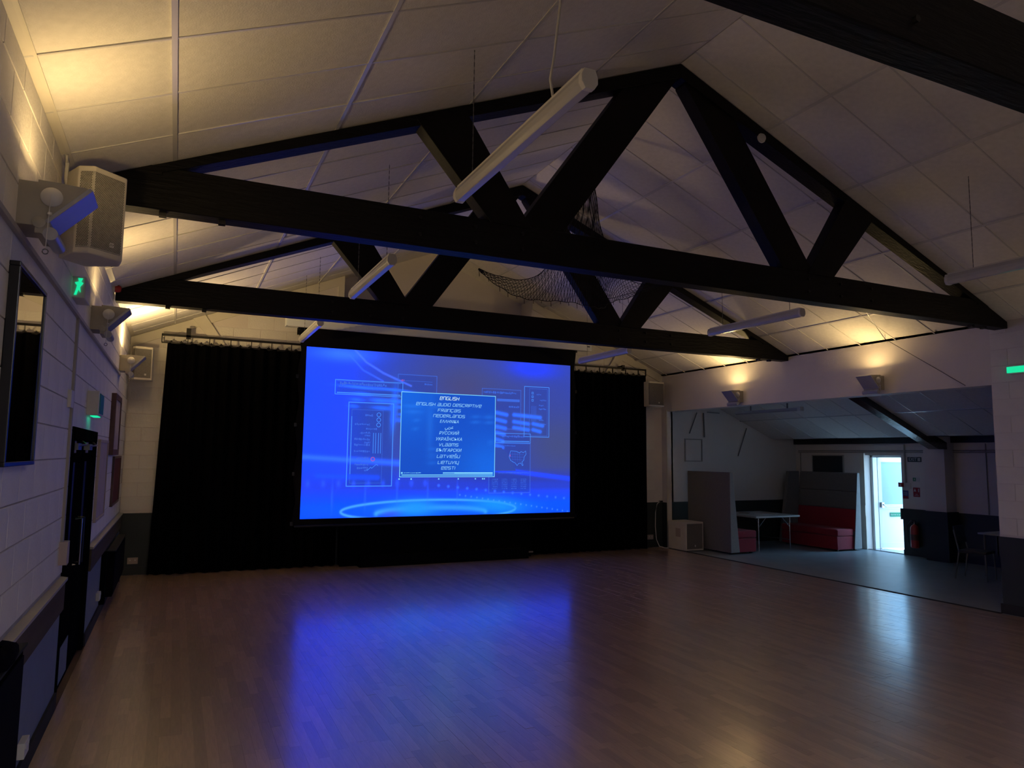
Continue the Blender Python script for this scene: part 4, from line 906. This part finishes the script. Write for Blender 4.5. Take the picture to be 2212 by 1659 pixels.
single('conduit', MB().box((XL, 6.33, 1.27), (XL+.025, 6.375, 2.99)), M['pipe'], 'vertical grey trunking on left wall beside the double door', 'pipe', (XL, 6.35, 2))
single('switch_box', MB().box((XL, 6.30, 1.10), (XL+.06, 6.42, 1.27)), M['pink'], 'pale switch box at foot of trunking beside the double door', 'switch', (XL, 6.36, 1.2), bevel=.005)
single('junction_box', MB().box((XL, 6.17, 2.27), (XL+.03, 6.31, 2.40)), M['white'], 'small square junction box on the vertical trunking', 'box', (XL, 6.25, 2.3), bevel=.004)
def esign(y0, y1, z0, z1, dx, lab):
    o = thing('emergency_light', (XL, (y0+y1)/2, z0), lab, 'light')
    obj('housing', MB().box((XL, y0, z0), (XL+dx, y1, z1)), M['white'], o, bevel=.008); return o
e = esign(5.98, 6.28, 3.06, 3.22, .09, 'running-figure exit light glowing green under the big speaker')
obj('lit_figure', MB().prism([(XL+.02, 3.08), (XL+.035, 3.08), (XL+.045, 3.12), (XL+.06, 3.10), (XL+.055, 3.14), (XL+.075, 3.17), (XL+.06, 3.18), (XL+.07, 3.205), (XL+.04, 3.205), (XL+.045, 3.18), (XL+.02, 3.17), (XL+.035, 3.15), (XL+.03, 3.12)], 'y', 5.972, 5.98), M['green'], e)
e = esign(7.42, 7.86, 2.27, 2.49, .10, 'green-lit emergency exit box above the double door')
obj('sign_panel', MB().box((XL+.10, 7.46, 2.29), (XL+.106, 7.82, 2.47)), M['greens'], e)
obj('lit_strip', MB().box((XL+.03, 7.50, 2.262), (XL+.085, 7.80, 2.27)), M['green'], e)
gl = bpy.data.lights.new('exit_glow', 'AREA'); gl.energy = .09; gl.color = (.05, 1, .5); gl.size = .25; go = bpy.data.objects.new('exit_glow', gl); C.objects.link(go); go.location = (XL+.05, 7.64, 2.255)
e = thing('emergency_light', (XR, 5.2, 3.1), 'green-lit emergency exit box on right pier', 'light')
obj('housing', MB().box((XR-.06, 5.18, 3.07), (XR, 5.58, 3.19)), M['white'], e, bevel=.008); obj('lit_panel', MB().box((XR-.066, 5.22, 3.09), (XR-.06, 5.60, 3.17)), M['green'], e)
# mirror
mi = thing('wall_mirror', (XL, 4.3, 1.87), 'tall black-framed mirror on left wall reflecting the curtain rail', 'mirror')
obj('frame', rect_ring(MB(), 3.93, 4.69, 1.87, 2.83, .022, XL+.004, XL+.05, 'x'), M['frame'], mi, bevel=.004); obj('glass', MB().box((XL+.02, 3.945, 1.885), (XL+.042, 4.675, 2.815)), M['mirror'], mi)
# boards and pictures
def wboard(name, y0, y1, z0, z1, fm, pm_, lab, cat, w=.03, t=.035):
    o = thing(name, (XL, (y0+y1)/2, z0), lab, cat)
    obj('frame', rect_ring(MB(), y0, y1, z0, z1, w, XL+.002, XL+t, 'x'), fm, o, bevel=.003); obj('panel', MB().box((XL+.002, y0+w-.005, z0+w-.005), (XL+t-.012, y1-w+.005, z1-w+.005)), pm_, o); return o
wboard('notice_board', 8.66, 9.66, 1.2, 2.07, M['paper'], M['pink'], 'pale pinkish notice board beside the double door', 'board')
wboard('framed_picture', 9.98, 10.96, 1.90, 2.66, M['brownf'], M['paper'], 'brown-framed picture high on left wall beyond the double door', 'picture', .07, .06)
wboard('felt_board', 10.75, 12.0, 1.22, 1.88, M['brownf'], M['redb'], 'dark red felt board low on left wall under brown picture', 'board')
# radiators and sockets
def radiator(y0, y1, lab, z1=.70):
    o = thing('radiator', (XL+.06, (y0+y1)/2, .15), lab, 'radiator')
    obj('body', MB().box((XL+.05, y0, .15), (XL+.13, y1, z1)), M['doorl'], o, bevel=.008)
    obj('front_cover', MB().box((XL+.13, y0+.02, .19), (XL+.138, y1-.02, z1-.04)), M['stageb'], o, bevel=.003)
    obj('top_grille', MB().box((XL+.045, y0-.005, z1), (XL+.145, y1+.005, z1+.012)), M['skirt'], o)
    obj('wall_brackets', MB().box((XL, y0+.1, .3), (XL+.055, y0+.13, .5)).box((XL, y1-.13, .3), (XL+.055, y1-.1, .5)), M['chain'], o)
    obj('feed_pipe', MB().tube([(XL+.09, y1+.04, 0), (XL+.09, y1+.04, .2), (XL+.09, y1, .2)], .009, 8), M['chrome'], o)
radiator(2.6, 4.26, 'dark radiator at the bottom left picture edge', 1.0); radiator(10.3, 12.3, 'dark radiator under the red felt board')
bag = MB(); vs = []; 
for j in range(5):
    for i in range(13):
        a = i/12*2*math.pi; r_ = (1, .95, .8, .55, .1)[j]; vs.append((XL+.10+.06*r_*math.cos(a), 3.86+.26*r_*math.sin(a)*(1+.1*math.sin(3*a)), 1.024+(.0, .03, .05, .06, .065)[j]+.01*math.sin(4*a)*r_))
single('folded_cloth', bag.quadmesh(vs, [(j*13+i, j*13+i+1, (j+1)*13+i+1, (j+1)*13+i) for j in range(4) for i in range(12)]+[tuple(range(12))[::-1]]), M['drape'], 'crumpled black cloth lying on the near radiator', 'cloth', (XL+.1, 3.9, 1.01), smooth=True)
def socket(y, z, lab, m='white'):
    o = thing('wall_socket', (XL+.012, y, z), lab, 'socket'); obj('plate', MB().box((XL+.012, y-.075, z-.045), (XL+.05, y+.075, z+.045)), M[m], o, bevel=.004)
    obj('switches', MB().box((XL+.05, y-.05, z+.005), (XL+.054, y-.03, z+.03)).box((XL+.05, y+.03, z+.005), (XL+.054, y+.05, z+.03)), M['signw'], o)
socket(5.18, .21, 'white socket low on left wall near the near radiator'); socket(9.66, .28, 'white socket low on left wall beyond the double door'); socket(10.16, .22, 'small white socket low by the boxed pipe')
for x0, lab in ((-.60, 'white double socket on dark dado left of the curtain'), (9.38, 'white double socket on dark dado right of the curtain')):
    o = thing('wall_socket', (x0+.075, YF-.012, .22), lab, 'socket'); obj('plate', MB().box((x0, YF-.03, .17), (x0+.15, YF-.012, .27)), M['paper'], o, bevel=.004)
    obj('switches', MB().box((x0+.03, YF-.034, .22), (x0+.05, YF-.03, .24)).box((x0+.10, YF-.034, .22), (x0+.12, YF-.03, .24)), M['signw'], o)

# ---------------------------------------------------------------- decorative net
def interp(P, t):
    n = len(P)-1; f = t*n; i = min(int(f), n-1); g = f-i
    p = [P[max(i-1, 0)], P[i], P[i+1], P[min(i+2, n)]]
    return [0.5*((2*p[1][k])+(-p[0][k]+p[2][k])*g+(2*p[0][k]-5*p[1][k]+4*p[2][k]-p[3][k])*g*g+(-p[0][k]+3*p[1][k]-3*p[2][k]+p[3][k])*g**3) for k in range(2)]
TOP = [(3.01, 4.06), (3.45, 4.01), (3.80, 4.10), (4.10, 4.50), (4.34, 5.25), (4.42, 5.70), (4.50, 5.35), (4.66, 4.72), (4.92, 4.33), (5.3, 4.16), (5.75, 4.24)]
BOT = [(3.01, 4.055), (3.45, 3.95), (3.80, 3.90), (4.06, 3.88), (4.28, 3.85), (4.45, 3.80), (4.62, 3.80), (4.85, 3.84), (5.08, 3.97), (5.35, 4.06), (5.75, 4.23)]
nn = MB(); NU, NV = 74, 13
def npnt(u, v):
    a = interp(TOP, u); b = interp(BOT, u); vv = v
    x = a[0]+(b[0]-a[0])*vv; z = a[1]+(b[1]-a[1])*vv
    y = 7.35+.28*math.sin(u*9)*(.3+.7*v)+.35*v*math.sin(u*math.pi)
    return (x+.006*math.sin(u*91+v*17), y, z+.006*math.cos(u*77+v*23))
def seg(p, q, r=.0032):
    p, q = Vector(p), Vector(q); t = (q-p)
    if t.length < 1e-4: return
    t.normalize(); a = Vector((0, 1, .1)).cross(t).normalized() if abs(t.y) < .9 else Vector((1, 0, 0)); b = t.cross(a)
    vs = [c+(a*math.cos(g)+b*math.sin(g))*r for c in (p, q) for g in (0, 2.094, 4.189)]
    nn.quadmesh(vs, [(0, 1, 4, 3), (1, 2, 5, 4), (2, 0, 3, 5)])
for i in range(NU):
    for j in range(NV):
        u0 = (i+(.5 if j % 2 else 0))/(NU+.5); u1 = (i+1 if j % 2 else i+.5)/(NU+.5); u_1 = (i if j % 2 else i-.5)/(NU+.5)
        if j < NV-1:
            if u1 <= 1: seg(npnt(u0, j/(NV-1)), npnt(u1, (j+1)/(NV-1)))
            if u_1 >= 0: seg(npnt(u0, j/(NV-1)), npnt(u_1, (j+1)/(NV-1)))
for i in range(100):
    seg(npnt(i/100, 1), npnt((i+1)/100, 1), .005); seg(npnt(i/100, 0), npnt((i+1)/100, 0), .005)
    if i % 4 == 1: p = npnt(i/100, 1); seg(p, (p[0]+.004, p[1], p[2]-.05-.02*math.sin(i)), .004)
nt_ = thing('fishing_net', (4.4, 7.4, 5.9), 'dark fishing net draped between the two trusses', 'net')
obj('mesh', nn, M['net'], nt_)
obj('hanging_cord', MB().tube([(4.42, 7.35, 5.70), (4.45, 7.35, cz(4.45))], .004, 6).tube([(5.75, 7.5, 4.24), (6.0, 9.27, 4.4)], .004, 6), M['net'], nt_)

# ---------------------------------------------------------------- groups of alike things
GR = {'batten_light': 'batten lights hanging in two rows', 'uplighter': 'uplighters along the side walls', 'roof_truss': 'black roof trusses', 'wall_speaker': 'white wall speakers',
 'conduit': 'surface conduits', 'paper': 'papers on the folding table', 'booth_sofa': 'booth sofas in the annex', 'radiator': 'dark radiators on left wall',
 'wall_socket': 'white wall sockets', 'stage_curtain': 'black stage curtains', 'emergency_light': 'green-lit emergency lights', 'notice_board': 'notice boards', 'switch_box': 'switch boxes'}
for o in bpy.data.objects:
    if o.parent is None and o.get('category'):
        b_ = o.name.split('.')[0]
        if b_ in GR: o['group'] = GR[b_]
